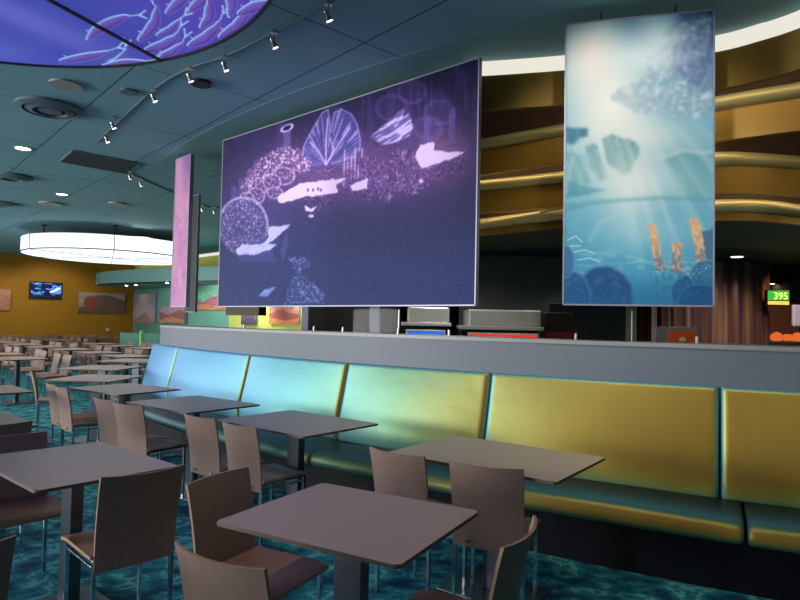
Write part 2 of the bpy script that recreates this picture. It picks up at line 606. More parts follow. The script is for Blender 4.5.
def lagoon_mural(X, Y):
    K = Canvas(X, Y, (122, 180, 200))
    K.mix(sm(140, 300, Y), (62, 146, 186))
    K.mix(.95 * np.exp(-((X - 612) / 46) ** 2 - ((Y - 110) / 70) ** 2), (246, 246, 240))
    K.mix(.85 * np.exp(-((X - 590) / 28) ** 2 - ((Y - 55) / 42) ** 2), (246, 232, 222))
    K.mix(.75 * np.exp(-((X - 660) / 45) ** 2 - ((Y - 40) / 22) ** 2), (222, 236, 240))
    K.mix(.85 * np.exp(-((X - 628) / 26) ** 2 - ((Y - 175) / 45) ** 2), (222, 228, 226))
    # dark night water, top right
    a = sm(660, 712, X + (fbm(X * .06, Y * .06, 3) - .5) * 40) * sm(118, 60, Y)
    K.mix(.85 * a, (34, 66, 118))
    a = sm(30, 0, abs(X - 628 - (Y - 20) * .2)) * sm(60, 10, Y) * .6
    K.mix(a, (84, 122, 160))
    # leafy canopy of light flecks
    def canopy(pts, c1, c2, sd, st, base):
        a = K.poly(pts, 12)
        K.mix(base * a, c1)
        fl = sm(.5, .8, vnoise(X * .42 + Y * .25, Y * .7 - X * .12, sd)) * (.5 + .5 * vnoise(X * .08, Y * .08, sd + 5))
        K.mix(st * a * fl, c2)
    canopy([(611, 98), (618, 90), (630, 84), (646, 78), (644, 66), (650, 52), (664, 48), (672, 40), (662, 34), (676, 24), (690, 22), (706, 10), (713, 20), (713, 118), (700, 120), (690, 116), (672, 120), (660, 115), (640, 116), (626, 106)], (128, 154, 180), (240, 246, 248), 61, .9, .45)
    canopy([(668, 60), (676, 46), (688, 40), (700, 28), (713, 30), (713, 78), (698, 84), (680, 80)], (64, 88, 142), (196, 208, 226), 67, .6, .4)
    K.blur(2)
    K.mix(.55 * np.exp(-((X - 652) / 34) ** 2 - ((Y - 58) / 12) ** 2), (236, 242, 244))
    K.mix(.6 * np.exp(-((X - 640) / 50) ** 2 - ((Y - 136) / 16) ** 2), (232, 236, 228))
    # left tree
    a = K.poly([(566, 128), (578, 127), (588, 130), (586, 137), (574, 143), (566, 143)], 6)
    K.mix(.85 * a, (52, 116, 142))
    # falls and cliffs
    for p in ([(602, 138), (612, 135), (630, 140), (640, 145), (638, 157), (630, 171), (624, 176), (608, 165)],
              [(585, 145), (597, 144), (601, 160), (606, 178), (600, 182), (592, 170)],
              [(566, 152), (574, 150), (586, 170), (592, 184), (566, 184)]):
        a = K.poly(p, 5)
        K.mix(.62 * a, (92, 158, 164))
        K.mix(.6 * a * sm(.45, .7, vnoise(X * .5, Y * .5, 88)) * sm(158, 140, Y), (64, 132, 150))
        K.mix(.4 * a * sm(.5, .75, vnoise((X - Y * .35) * .7, Y * .03, 9)), (180, 208, 208))
    a = K.poly([(566, 180), (590, 187), (610, 189), (590, 194), (566, 198)], 4)
    K.mix(.7 * a, (66, 138, 160))
    a = K.poly([(664, 160), (680, 152), (700, 154), (714, 153), (714, 200), (680, 196)], 4)
    K.mix(.7 * a, (104, 164, 176))
    D, T, S = K.seg([(655, 160), (672, 155), (685, 150), (700, 153), (714, 152)])
    K.mix(.7 * sm(1.8, .4, D), (214, 220, 214))
    K.blur(5)
    # slanting light rays
    rr = sm(.5, .8, vnoise(np.arctan2(X - 600, Y - 40) * 22, Y * 0, 14))
    K.mix(.25 * rr * sm(100, 160, Y) * sm(290, 200, Y), (214, 230, 234))
    K.mix(.6 * np.exp(-((X - 640) / 42) ** 2 - ((Y - 182) / 20) ** 2), (228, 238, 236))
    K.mix(.35 * np.exp(-((X - 650) / 55) ** 2 - ((Y - 232) / 22) ** 2), (190, 222, 230))
    K.mix(.3 * sm(.5, .75, fbm(X * .07, Y * .16, 93)) * sm(600, 570, X) * sm(120, 160, Y), (60, 130, 166))
    # curved far shore
    D, T, S = K.seg([(566, 210), (590, 203), (625, 200), (660, 198), (714, 200)])
    K.mix(.45 * sm(4, 0, D), (78, 150, 172))
    D, T, S = K.seg([(590, 240), (600, 222), (625, 212), (660, 208)])
    K.mix(.3 * sm(5, 0, D), (170, 208, 216))
    K.mix(.35 * sm(.55, .8, vnoise(X * .1, Y * .5, 15)) * sm(240, 262, Y) * sm(290, 262, Y), (190, 214, 214))
    K.blur(2)
    # pillars
    for p in ([(648, 226), (653, 223), (657, 229), (660, 250), (666, 270), (656, 271), (652, 250)],
              [(671, 243), (676, 241), (682, 243), (681, 257), (685, 273), (670, 273), (673, 257)],
              [(689, 219), (694, 217), (700, 222), (704, 240), (706, 262), (696, 266), (694, 245)]):
        a = K.poly(p, 1.5)
        K.mix(.95 * a, (118, 122, 136))
        K.mix(.9 * a * sm(268, 232, Y + (fbm(X * .4, Y * .2, 7) - .5) * 14), (214, 172, 132))
        K.mix(.5 * a * sm(.5, .7, vnoise(X * .5, Y * .3, 17)), (236, 204, 164))
    a = K.poly([(702, 232), (709, 230), (714, 226), (714, 262), (706, 258)], 2)
    K.mix(.8 * a, (66, 104, 138))
    # blue rocks
    for cx, cy, rx, ry, c in [(604, 298, 30, 33, (34, 74, 128)), (571, 300, 20, 30, (40, 84, 140)), (567, 262, 7, 16, (60, 110, 160)), (690, 292, 19, 17, (34, 84, 136)), (706, 274, 16, 14, (50, 106, 152)), (700, 300, 22, 16, (30, 76, 130))]:
        e = K.ell(cx, cy, rx, ry) + (fbm(X * .2, Y * .2, 19) - .5) * .1
        K.mix(.9 * sm(1.08, .9, e), c)
        K.mix(.3 * sm(1, .6, e) * sm(.5, .75, vnoise(e * 10, np.arctan2(Y - cy, X - cx) * 3, 5)), (84, 140, 184))
        K.mix(.3 * sm(.1, .02, abs(e - .98)), (120, 176, 204))
    K.blur(1)
    K.mix(.45 * sm(.5, .75, fbm(X * .3, Y * .3, 95)) * sm(262, 276, Y) * sm(640, 660, X), (40, 96, 146))
    K.mix(.5 * sm(.6, .75, vnoise(X * .5, Y * .9, 96)) * sm(258, 266, Y) * sm(284, 272, Y) * sm(635, 655, X), (170, 204, 216))
    K.mix(.45 * sm(268, 300, Y), (34, 92, 142))
    for p in ([(568, 240), (576, 236), (582, 242)], [(574, 252), (584, 250), (594, 253)], [(570, 246), (580, 246)], [(578, 260), (590, 258), (600, 262)]):
        D, T, S = K.seg(p)
        K.mix(.7 * sm(1.2, .3, D), (190, 214, 226))
    return K.C

def fish_mural(X, Y):
    K = Canvas(X, Y, (66, 74, 168))
    K.mix(sm(60, 240, X - Y * .3), (88, 66, 176))
    d = X * .42 + Y
    K.mix(.4 * np.exp(-((Y - X * .42 - 8) / 13) ** 2) * sm(180, 30, X), (138, 130, 214))
    K.mix(.35 * np.exp(-((Y - X * .35 - 52) / 16) ** 2) * sm(140, 20, X), (112, 124, 214))
    K.mix(.3 * sm(.45, .75, fbm(X * .02, Y * .03, 41)), (60, 60, 170))
    F = [[(89, 38), (95, 31), (108, 24), (124, 17), (141, 15)], [(140, 39), (148, 32), (155, 22), (157, 8), (150, -2)],
         [(168, 12), (178, 3), (190, -7), (196, -20)], [(190, 10), (200, 2), (208, -10), (206, -22)], [(202, 26), (209, 18), (210, 4), (204, -8)],
         [(158, 35), (170, 30), (180, 20), (186, 14)], [(147, 50), (162, 46), (175, 38), (182, 24)], [(158, 57), (172, 52), (182, 44), (186, 35)],
         [(190, 45), (205, 38), (216, 28), (224, 12)], [(221, 36), (236, 27), (246, 14), (254, -4)], [(240, 13), (254, 7), (268, 3), (280, -4)],
         [(61, 61), (80, 58), (100, 54), (120, 47)], [(108, 65), (118, 61), (124, 54), (126, 44)], [(104, 66), (124, 63), (140, 62), (156, 60)],
         [(230, 15), (232, 4), (229, -8), (222, -20)], [(232, -20), (246, -28), (252, -44), (248, -58)], [(180, -30), (196, -36), (206, -50), (204, -64)],
         [(262, -12), (278, -18), (292, -30), (300, -44)]]
    for i, p in enumerate(F):
        D, T, S = K.seg(p)
        w = 5.0 * np.clip(np.sin(np.clip(T * 1.12 + .1, 0, 1) * PI), 0, 1) ** .7 + .5
        k = .72 if i in (5, 11, 12, 13, 7) else 1.
        w = w * k
        K.mix(.9 * sm(w + .6, w - .4, D), (92, 66, 158))
        K.mix(.55 * sm(w * .8, 0, D), (124, 92, 190))
        K.mix(.7 * sm(w * .1, w * .9, D) * (D < w) * (S > 0), (132, 150, 220))
        K.mix(.6 * sm(w * .1, w * .9, D) * (D < w) * (S < 0), (74, 50, 140))
        K.mix(.9 * sm(1.1, .4, abs(D - w + .2)) * (S > 0), (150, 196, 236))
        K.mix(.45 * sm(1, .3, abs(D - w)) * (S < 0), (120, 130, 214))
        (x0, y0), (x1, y1) = p[-2], p[-1]
        dx, dy = x1 - x0, y1 - y0; L = math.hypot(dx, dy); dx /= L; dy /= L
        for s in (-1, 1):
            q = [(x1 - dx * 2, y1 - dy * 2), (x1 + dx * 5 - s * dy * 4, y1 + dy * 5 + s * dx * 4)]
            D2, _, _ = K.seg(q)
            K.mix(.9 * sm(1.3, .4, D2), (156, 190, 236))
        (x0, y0), (x1, y1) = p[0], p[1]
        dx, dy = x1 - x0, y1 - y0; L = math.hypot(dx, dy); dx /= L; dy /= L
        q = [(x0 + dx * 6 + dy * 3 * k, y0 + dy * 6 - dx * 3 * k), (x0 + dx * 4 + dy * 7 * k, y0 + dy * 4 - dx * 7 * k)]
        D2, _, _ = K.seg(q)
        K.mix(.7 * sm(1.1, .4, D2), (146, 180, 232))
    return K.C

def pink_art(X, Y):
    K = Canvas(X, Y, (196, 134, 178))
    K.mix(.5 * sm(.45, .7, fbm(X * .15, Y * .05, 71)), (214, 156, 190))
    K.mix(.7 * sm(210, 155, Y) * sm(176, 190, X), (118, 84, 160))
    K.mix(.5 * sm(.6, .8, fbm(X * .3, Y * .12, 73)), (150, 96, 160))
    return K.C

def grid_print(name, P0, U, V, nu, nv, painter, m, parent=None, local=None, wrap=to_photo):
    """flat print: P0 + u*U + v*V, coloured per vertex"""
    P0, U, V = np.array(P0, float), np.array(U, float), np.array(V, float)
    u, v = np.meshgrid(np.linspace(0, 1, nu), np.linspace(0, 1, nv))
    P = P0 + u[..., None] * U + v[..., None] * V
    if wrap:
        X, Y = wrap(P)
    else:
        X, Y = u, v
    C = np.clip(painter(X, Y), 0, 255) / 255
    C = np.where(C <= .04045, C / 12.92, ((C + .055) / 1.055) ** 2.4)
    Q = P.reshape(-1, 3)
    if local is not None:
        Q = Q - np.array(local)
    idx = np.arange(nu * nv).reshape(nv, nu)
    F = np.stack([idx[:-1, :-1], idx[:-1, 1:], idx[1:, 1:], idx[1:, :-1]], -1).reshape(-1, 4)
    return ink_mesh(name, Q, F, C.reshape(-1, 3), m, parent)

def ink_mesh(name, Q, F, C, m, parent):
    me = bpy.data.meshes.new(name)
    me.from_pydata(Q.tolist(), [], F.tolist())
    at_ = me.color_attributes.new('ink', 'FLOAT_COLOR', 'POINT')
    at_.data.foreach_set('color', np.c_[C, np.ones(len(C))].astype(np.float32).ravel())
    me.materials.append(MATS[m])
    o = bpy.data.objects.new(name, me)
    COL.objects.link(o)
    if parent:
        o.parent = parent
    return o

# ------------------------------------------------------------------ bench circle
BC = Vector((8.919, 17.328)); BR = 14.972
def bp(a, off):
    """plan point on the banquette arc: a = angle, off = metres towards the dining side"""
    return Vector((BC.x + (BR + off) * math.cos(a), BC.y + (BR + off) * math.sin(a)))
def bang(px, off, z):
    """angle on the arc that is seen at photo column px"""
    A = np.radians(np.linspace(-150, -88, 6000))
    P = np.stack([BC.x + (BR + off) * np.cos(A), BC.y + (BR + off) * np.sin(A), np.full_like(A, z)], -1)
    X, Y = to_photo(P)
    return float(A[np.argmin(abs(X - px))])

# ------------------------------------------------------------------ SETTING
H = 3.8
def st(name, bm, m, **k):
    return obj(name, bm, m, kind='structure', **k)

b = bm_new(); box(b, -19, 12, -8, 32, -.12, 0); st('floor', b, 'carpet')
b = bm_new(); box(b, -19, 12, -8, 32, H, H + .12); st('ceiling', b, 'ceiling')

CORNER = Vector((-11.5, 26.6))
def wall_between(name, p, q, z0, z1, m, t=.15, side=1):
    p, q = Vector(p), Vector(q)
    d = (q - p).normalized(); n = Vector((-d.y, d.x)) * side * t
    b = bm_new()
    prism(b, [p, q, q + n, p + n], z0, z1)
    return st(name, b, m)
wall_between('wall_far_left', (-17.2, 20.9), CORNER, 0, H, 'wall_yellow')
GD = (Vector((-1.0, 16.2)) - CORNER).normalized()
GE = Vector((-1.0, 16.2))
LIME = CORNER + GD * 8.0
wall_between('wall_far_right', CORNER, LIME, 0, 3.17, 'wall_green', .15, 1)
wall_between('wall_far_lime', LIME, GE, 0, 3.17, 'wall_lime', .15, 1)
wall_between('wall_far_upper', CORNER, GE, 3.17, H, 'wall_lime', .15, 1)
wall_between('wall_right', (8.5, -6), (8.5, 16), 0, H, 'wall_plain', .15, -1)
wall_between('wall_back', (-17.2, -6), (8.5, -6), 0, H, 'wall_plain', .15, -1)
wall_between('wall_kitchen', (-1.6, 14.2), (8.5, 14.2), 0, H, 'dark_wall')
wall_between('wall_kitchen_side', (-1.35, 8.9), (-1.95, 14.2), 0, H, 'black', .12, -1)
wall_between('wall_kitchen_end', (-1.95, 14.2), GE + Vector((-.2, .3)), 0, H, 'wall_lime', .12, -1)
# window wall on the left with tall bays
b = bm_new()
x0, x1 = -17.35, -17.2
box(b, x0, x1, -6, 21, 0, .35); box(b, x0, x1, -6, 21, 3.45, H)
edges = [-6, -5.4, -1.4, -.8, 3.2, 3.8, 7.8, 8.4, 12.4, 13.0, 17.0, 21]
for i in range(0, len(edges), 2):
    box(b, x0, x1, edges[i], edges[i + 1], .35, 3.45)
st('wall_left', b, 'wall_plain')
for i in range(1, len(edges) - 1, 2):
    a, c = edges[i], edges[i + 1]
    b = bm_new()
    box(b, x0 + .03, x1 - .03, a, a + .06, .35, 3.45); box(b, x0 + .03, x1 - .03, c - .06, c, .35, 3.45)
    box(b, x0 + .03, x1 - .03, a, c, .35, .41); box(b, x0 + .03, x1 - .03, a, c, 3.39, 3.45)
    box(b, x0 + .05, x1 - .05, (a + c) / 2 - .03, (a + c) / 2 + .03, .35, 3.45)
    st('window_%d' % ((i + 1) // 2), b, 'black_trim')

# curved ceiling border above the banquette
arc = [bp(a, 0) for a in np.linspace(math.radians(207), math.radians(272), 70)]
b = bm_new()
RA = np.linspace(math.radians(-146.5), math.radians(-85), 70)
sweep(b, [bp(a, 0) for a in RA], [(.05, H - .004), (.05, H - .001), (-.75, H - .001), (-.75, H - .004)])
q0 = bp(RA[0], -.35)
cyl(b, (q0.x, q0.y, H - .0038), (q0.x, q0.y, H - .0012), .4, n=64)
st('trim_1', b, 'ceiling_ring')

# ------------------------------------------------------------------ half wall with cap behind the banquette
def ledge_path(offf, offb, a0, a1, n=70):
    o = [bp(a, offf) for a in np.linspace(a0, a1, n)]
    i = [bp(a, offb) for a in np.linspace(a1, a0, n)]
    r = (offf - offb) / 2
    c = bp(a0, (offf + offb) / 2)
    rad = Vector((math.cos(a0), math.sin(a0))); tan = Vector((math.sin(a0), -math.cos(a0)))
    cap = [c - rad * r * math.cos(t) + tan * r * math.sin(t) for t in np.linspace(0, PI, 16)[1:-1]]
    return o + i + cap
A_END = bang(176, -.22, 1.11)
A_RIGHT = math.radians(-89)
b = bm_new(); prism(b, ledge_path(0, -.45, A_END, A_RIGHT), 0, 1.353)
hw = st('wall_partition', b, 'ledge_grey', smooth=30)
b = bm_new(); prism(b, ledge_path(.012, -.462, A_END, A_RIGHT), 1.353, 1.381)
cp = obj('cap', b, 'ledge_cap', hw, smooth=30)

# ------------------------------------------------------------------ banquette
seams = [bang(x, .05, 1.10) for x in (152, 177, 249, 346.5, 489.5, 720)]
w = seams[-1] - seams[-2]
seams += [seams[-1] + w, seams[-1] + 2 * w]

def cushion(name, a0, a1, kind, parent):
    """pillow-shaped upholstery section following the arc"""
    b = bm_new()
    nu, nv = 46, 26
    g = .006 / BR
    if kind == 'seat':
        a0, a1 = a0 + .12 / BR, a1 + .12 / BR
    rows = []
    for i in range(nu):
        u = i / (nu - 1)
        uu = .5 - .5 * math.cos(PI * u)           # denser near the ends
        a = (a0 + g) + (a1 - a0 - 2 * g) * uu
        e = min(uu, 1 - uu) * (a1 - a0) * BR      # metres to nearest end
        pe = math.sqrt(max(0., 1 - (1 - min(1, e / .038)) ** 2))
        row = []
        for j in range(nv):
            t = j / (nv - 1)
            if kind == 'back':
                t = .5 - .5 * math.cos(PI * t)
                z = .42 + .69 * t
                base = .205 - .17 * t ** .9 - .055 * (1 - min(1, t / .25)) ** 2
                ez = min(t * .69, (1 - t) * .69)
                pz = math.sqrt(max(0, 1 - (1 - min(1, ez / .014)) ** 2))
                puff = .04 * (min(pe, pz) * .75 + .25 * pe * pz) + .02 * math.sin(PI * t) * math.sin(PI * uu)
                off = base - .035 + puff
                zz = z
            else:
                # profile round the seat: from under front lip, up and back along the top
                prof_pts = SEAT
                k = t * (len(prof_pts) - 1); q = int(min(k, len(prof_pts) - 2)); fr = k - q
                o0, z0 = prof_pts[q]; o1, z1 = prof_pts[q + 1]
                off = o0 + (o1 - o0) * fr; zz = z0 + (z1 - z0) * fr
                s = .035 * (1 - pe)
                off -= s * .8; zz = .345 + (zz - .345) * (1 - s * 5)
                zz += .012 * math.sin(PI * uu) * (1 if t > .45 else 0)
            p = bp(a, off)
            row.append(b.verts.new((p.x, p.y, zz)))
        rows.append(row)
    for i in range(nu - 1):
        for j in range(nv - 1):
            b.faces.new((rows[i][j], rows[i + 1][j], rows[i + 1][j + 1], rows[i][j + 1]))
    # close back and ends against the frame
    def back(i, j, o):
        a = (a0 + g) + (a1 - a0 - 2 * g) * (.5 - .5 * math.cos(PI * i / (nu - 1)))
        p = bp(a, o)
        return b.verts.new((p.x, p.y, rows[i][j].co.z))
    bo = .002 if kind == 'back' else .12
    bk = [[back(i, j, bo) for j in (0, nv - 1)] for i in range(nu)]
    for i in range(nu - 1):
        b.faces.new((bk[i][0], bk[i + 1][0], rows[i + 1][0], rows[i][0]))
        b.faces.new((rows[i][-1], rows[i + 1][-1], bk[i + 1][1], bk[i][1]))
        b.faces.new((bk[i][0], bk[i][1], bk[i + 1][1], bk[i + 1][0]))
    b.faces.new(rows[0] + [bk[0][1], bk[0][0]])
    b.faces.new(rows[-1][::-1] + [bk[-1][0], bk[-1][1]])
    return obj(name, b, 'vinyl' if kind == 'back' else 'shaded_seat_vinyl', parent, smooth=60)
SEAT = [(.52, .285), (.575, .288), (.6, .30), (.612, .325), (.612, .355), (.6, .385), (.575, .405), (.53, .418), (.45, .425), (.35, .428), (.25, .428), (.16, .425)]
bl = ['narrow sky blue end section of the curved banquette, left of its first yellow seam',
      'sky blue banquette section second from the far left end, behind the far wall-side tables',
      'aqua banquette section between the blue sections and the pale green one',
      'pale green banquette section left of the first gold one, behind the middle table',
      'large golden banquette section behind the two empty chairs, widest in view',
      'golden banquette section at the right edge of the photo',
      'golden banquette section beyond the right edge of the view']
for i in range(6):
    a0, a1 = seams[i], seams[i + 1]
    mid = bp((a0 + a1) / 2, .3)
    t = thing('banquette_section', bl[i], 'bench', (0, 0, 0), 0)
    cushion('back_cushion', a0, a1, 'back', t)
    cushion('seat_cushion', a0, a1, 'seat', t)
    b = bm_new()
    prism(b, [bp(a, .5) for a in np.linspace(a0, a1, 14)] + [bp(a, .002) for a in np.linspace(a1, a0, 14)], 0, .284)
    obj('base_panel', b, 'base_navy', t)
    # put the empty at the section's base
    for c in t.children:
        c.data.transform(Matrix.Translation((-mid.x, -mid.y, 0)))
    t.location = (mid.x, mid.y, 0)

# ------------------------------------------------------------------ tables
def rounded_rect(w, d, r, n=5):
    pts = []
    for cx, cy, a in ((w / 2 - r, d / 2 - r, 0), (-w / 2 + r, d / 2 - r, PI / 2), (-w / 2 + r, -d / 2 + r, PI), (w / 2 - r, -d / 2 + r, 1.5 * PI)):
        for k in range(n + 1):
            t = a + PI / 2 * k / n
            pts.append((cx + r * math.cos(t), cy + r * math.sin(t)))
    return pts
def make_table(label, x, y, deg, w, d, group=None):
    t = thing('dining_table', label, 'table', (x, y, 0), math.radians(deg), group)
    b = bm_new(); prism(b, rounded_rect(w, d, .018), .736, .75)
    es = [e for e in b.edges if abs(e.verts[0].co.z - e.verts[1].co.z) < 1e-5]
    bmesh.ops.bevel(b, geom=es, offset=.004, segments=2, affect='EDGES')
    top = obj('tabletop', b, 'table_laminate', t, smooth=35)
    top.data.materials.append(MATS['table_edge'])
    for p in top.data.polygons:
        if abs(p.normal.z) < .5 or p.normal.z < 0:
            p.material_index = 1
    b = bm_new(); box(b, -.06, .06, -.03, .03, .012, .715, .003); box(b, -.16, .16, -.12, .12, .712, .7365)
    obj('column', b, 'dark_steel', t)
    b = bm_new(); box(b, -.26, .26, -.2, .2, .0, .012, .003)
    obj('base_plate', b, 'dark_steel', t)
    return t
make_table('rectangular taupe pedestal table against the golden banquette, behind two empty chairs', .56, 3.49, -36.4, 1.0, .72)
make_table('taupe table against the pale green banquette, between the golden one and the blue ones', -.73, 4.49, -38.6, .95, .73)
make_table('taupe table against the aqua banquette, third from the right along the bench', -1.77, 5.35, -37.5, .91, .73)
make_table('taupe table against the blue banquette, fourth from the right along the bench', -2.81, 6.36, -33.3, .89, .7)
make_table('nearest taupe table in the centre foreground, with chairs on three sides', -.16, 2.34, -29.2, .76, .65)
make_table('large taupe table at the left foreground, cut by the left edge of the photo', -1.615, 3.11, -40.8, .87, .645)
make_table('taupe table at the left edge directly behind the left foreground table', -2.92, 4.14, -44, .8, .72)
make_table('small taupe table at the left edge, two rows behind the left foreground table', -4.03, 5.95, -44, .8, .72)
make_table('wide taupe table just beyond the blue banquette end, nearest of the free tables behind', -3.62, 7.43, -3, .76, .84)
make_table('taupe table one row behind the wide one, left of the blue banquette end', -4.3, 8.98, -5, .84, .82)
make_table('taupe table tucked left of the blue banquette end, farther than its two neighbours', -4.5, 10.6, -5, .95, .85)

# ------------------------------------------------------------------ chairs (local +Y = facing)
def make_chair(label):
    t = thing('dining_chair', label, 'chair')
    W = .37
    # bent plywood back: curved in plan, raked, corners square
    b = bm_new()
    nu, nv, th = 13, 9, .011
    L = [[], []]
    for k in (0, 1):
        for j in range(nv):
            v = j / (nv - 1); z = .375 + .425 * v
            hw = (W / 2) * (.95 + .05 * v)
            yb = -.185 - .015 * v - .05 * v * v
            sag = .012 + .024 * v
            row = []
            for i in range(nu):
                u = -1 + 2 * i / (nu - 1)
                y = yb - sag * (1 - u * u) + (th if k else 0) + (-.012 * (1 - v) if False else 0)
                row.append(b.verts.new((hw * u, y, z - (.004 * (1 - u * u) if j == nv - 1 else 0))))
            L[k].append(row)
    for j in range(nv - 1):
        for i in range(nu - 1):
            b.faces.new((L[0][j][i], L[0][j][i + 1], L[0][j + 1][i + 1], L[0][j + 1][i]))
            b.faces.new((L[1][j][i], L[1][j + 1][i], L[1][j + 1][i + 1], L[1][j][i + 1]))
    rim = []
    for i in range(nu - 1):
        rim.append(b.faces.new((L[0][0][i], L[1][0][i], L[1][0][i + 1], L[0][0][i + 1])))
        rim.append(b.faces.new((L[0][-1][i], L[0][-1][i + 1], L[1][-1][i + 1], L[1][-1][i])))
    for j in range(nv - 1):
        rim.append(b.faces.new((L[0][j][0], L[0][j + 1][0], L[1][j + 1][0], L[1][j][0])))
        rim.append(b.faces.new((L[0][j][-1], L[1][j][-1], L[1][j + 1][-1], L[0][j + 1][-1])))
    for f in rim:
        f.material_index = 1
    bk = obj('backrest', b, 'ply_back', t, smooth=40)
    bk.data.materials.append(MATS['ply_edge'])
    # seat, gently dished
    b = bm_new()
    nu, nv = 9, 11
    L = [[], []]
    for k in (0, 1):
        for j in range(nv):
            v = j / (nv - 1); y = -.18 + .39 * v
            row = []
            for i in range(nu):
                u = -1 + 2 * i / (nu - 1)
                z = .45 - .010 * (1 - u * u) * math.sin(PI * v) - .012 * max(0, v - .85) / .15 * (v > .85)
                row.append(b.verts.new((.192 * u, y, z - (.014 if k else 0))))
            L[k].append(row)
    for j in range(nv - 1):
        for i in range(nu - 1):
            b.faces.new((L[0][j][i], L[0][j][i + 1], L[0][j + 1][i + 1], L[0][j + 1][i]))
            b.faces.new((L[1][j][i], L[1][j + 1][i], L[1][j + 1][i + 1], L[1][j][i + 1]))
    rim = []
    for i in range(nu - 1):
        for j in (0, -1):
            rim.append(b.faces.new((L[0][j][i], L[0][j][i + 1], L[1][j][i + 1], L[1][j][i])))
    for j in range(nv - 1):
        for i in (0, -1):
            rim.append(b.faces.new((L[0][j][i], L[0][j + 1][i], L[1][j + 1][i], L[1][j][i])))
    for f in rim:
        f.material_index = 1
    s_ = obj('seat', b, 'ply_seat', t, smooth=40)
    s_.data.materials.append(MATS['ply_edge'])
    b = bm_new()
    for s in (-1, 1):
        box(b, s * .172 - .009, s * .172 + .009, -.165, .185, .416, .434, .002)
        box(b, s * .172 - .007, s * .172 + .007, -.165, .185, .386, .398, .002)
    box(b, -.165, .165, .160, .176, .418, .432); box(b, -.165, .165, -.165, -.149, .418, .432)
    obj('seat_frame', b, 'chrome', t)
    for sx in (-1, 1):
        for y in (-.172, .178):
            b = bm_new(); box(b, sx * .172 - .0095, sx * .172 + .0095, y - .0095, y + .0095, 0, .43, .002)
            obj('leg', b, 'chrome', t)
    for s in (-1, 1):
        b = bm_new(); cyl(b, (s * .1, -.212, .405), (s * .1, -.184, .405), .008, n=10)
        obj('bolt', b, 'chrome', t)
    return t
chair0 = make_chair('chair')
first = [True]
def chair(x, y, rz, label, group=None):
    """rz: angle of facing direction minus 90 deg"""
    if first[0]:
        first[0] = False
        chair0.location = (x, y, 0); chair0.rotation_euler = (0, 0, rz)
        tag(chair0, label, 'chair', group)
        return chair0
    return dup(chair0, (x, y, 0), rz, label, group)
def chair_from(pl, pr, label, front=False):
    """two surveyed upper corners of the backrest, at 0.79 m"""
    a, c = at(*pl, .80), at(*pr, .80)
    d = (c - a); d.z = 0; d.normalize()
    f = Vector((-d.y, d.x, 0)) if not front else Vector((d.y, -d.x, 0))
    m = (a + c) / 2
    o = m + f * .25
    return chair(o.x, o.y, math.atan2(f.y, f.x) - PI / 2, label)
chair_from((104, 477), (182, 465), 'dark-backed plywood chair turned away, at the near corner of the left foreground table')
chair_from((173.5, 541.6), (265, 570), 'grey-looking plywood chair back at the bottom edge, nearest to the camera, facing the centre table')
chair_from((187, 484), (245.5, 467), 'reddish brown plywood chair on the left side of the centre foreground table, seat in view', True)
chair_from((505, 547), (535.5, 516), 'plywood chair at the right end of the centre foreground table, curved back seen edge on')
chair_from((372, 447), (420.5, 456), 'left one of the two chairs facing the golden banquette')
chair_from((450, 461), (522.5, 469), 'right one of the two chairs facing the golden banquette, whole back in view')
chair_from((221.5, 420.5), (255.4, 427.4), 'chair facing the pale green banquette table, right of its pair')
chair_from((184.6, 413), (213.4, 418.4), 'chair facing the pale green banquette table, left of its pair')
chair_from((113, 401.6), (141.6, 405.5), 'chair facing the aqua banquette table, right of its pair, seat seen beside it')
chair_from((93.6, 396.5), (115, 400.5), 'chair facing the aqua banquette table, left of its pair')
chair_from((53.4, 384.5), (67.5, 388.4), 'grey chair facing the fourth table along the bench, nearer of its pair')
chair(-3.33, 6.42, math.radians(-45), 'chair facing the fourth table along the bench, farther of its pair')
def chair_at_corner(px, py, fx, fy, side, label):
    """one surveyed upper back corner; side = +1 when it is the sitter's right corner"""
    c = at(px, py, .80).xy
    f = Vector((fx, fy)).normalized(); rt = Vector((f.y, -f.x))
    o = c + f * .25 - rt * .185 * side
    return chair(o.x, o.y, math.atan2(f.y, f.x) - PI / 2, label)
chair_at_corner(46.5, 431.4, .757, -.653, -1, 'plywood chair behind the left foreground table, brown back and lit seat at the left edge')
chair_at_corner(33, 420.5, -.757, .653, 1, 'dark chair back directly behind the brown one at the left edge')
chair_at_corner(16.5, 535.5, -.74, .67, 1, 'dark chair back cut by the bottom left corner of the photo')
chair(-4.30, 7.75, math.radians(-62), 'brown chair in profile at the left, beside the aisle to the yellow wall')
chair(-3.1, 5.1, math.radians(-50), 'plywood chair between the tables at the left edge')

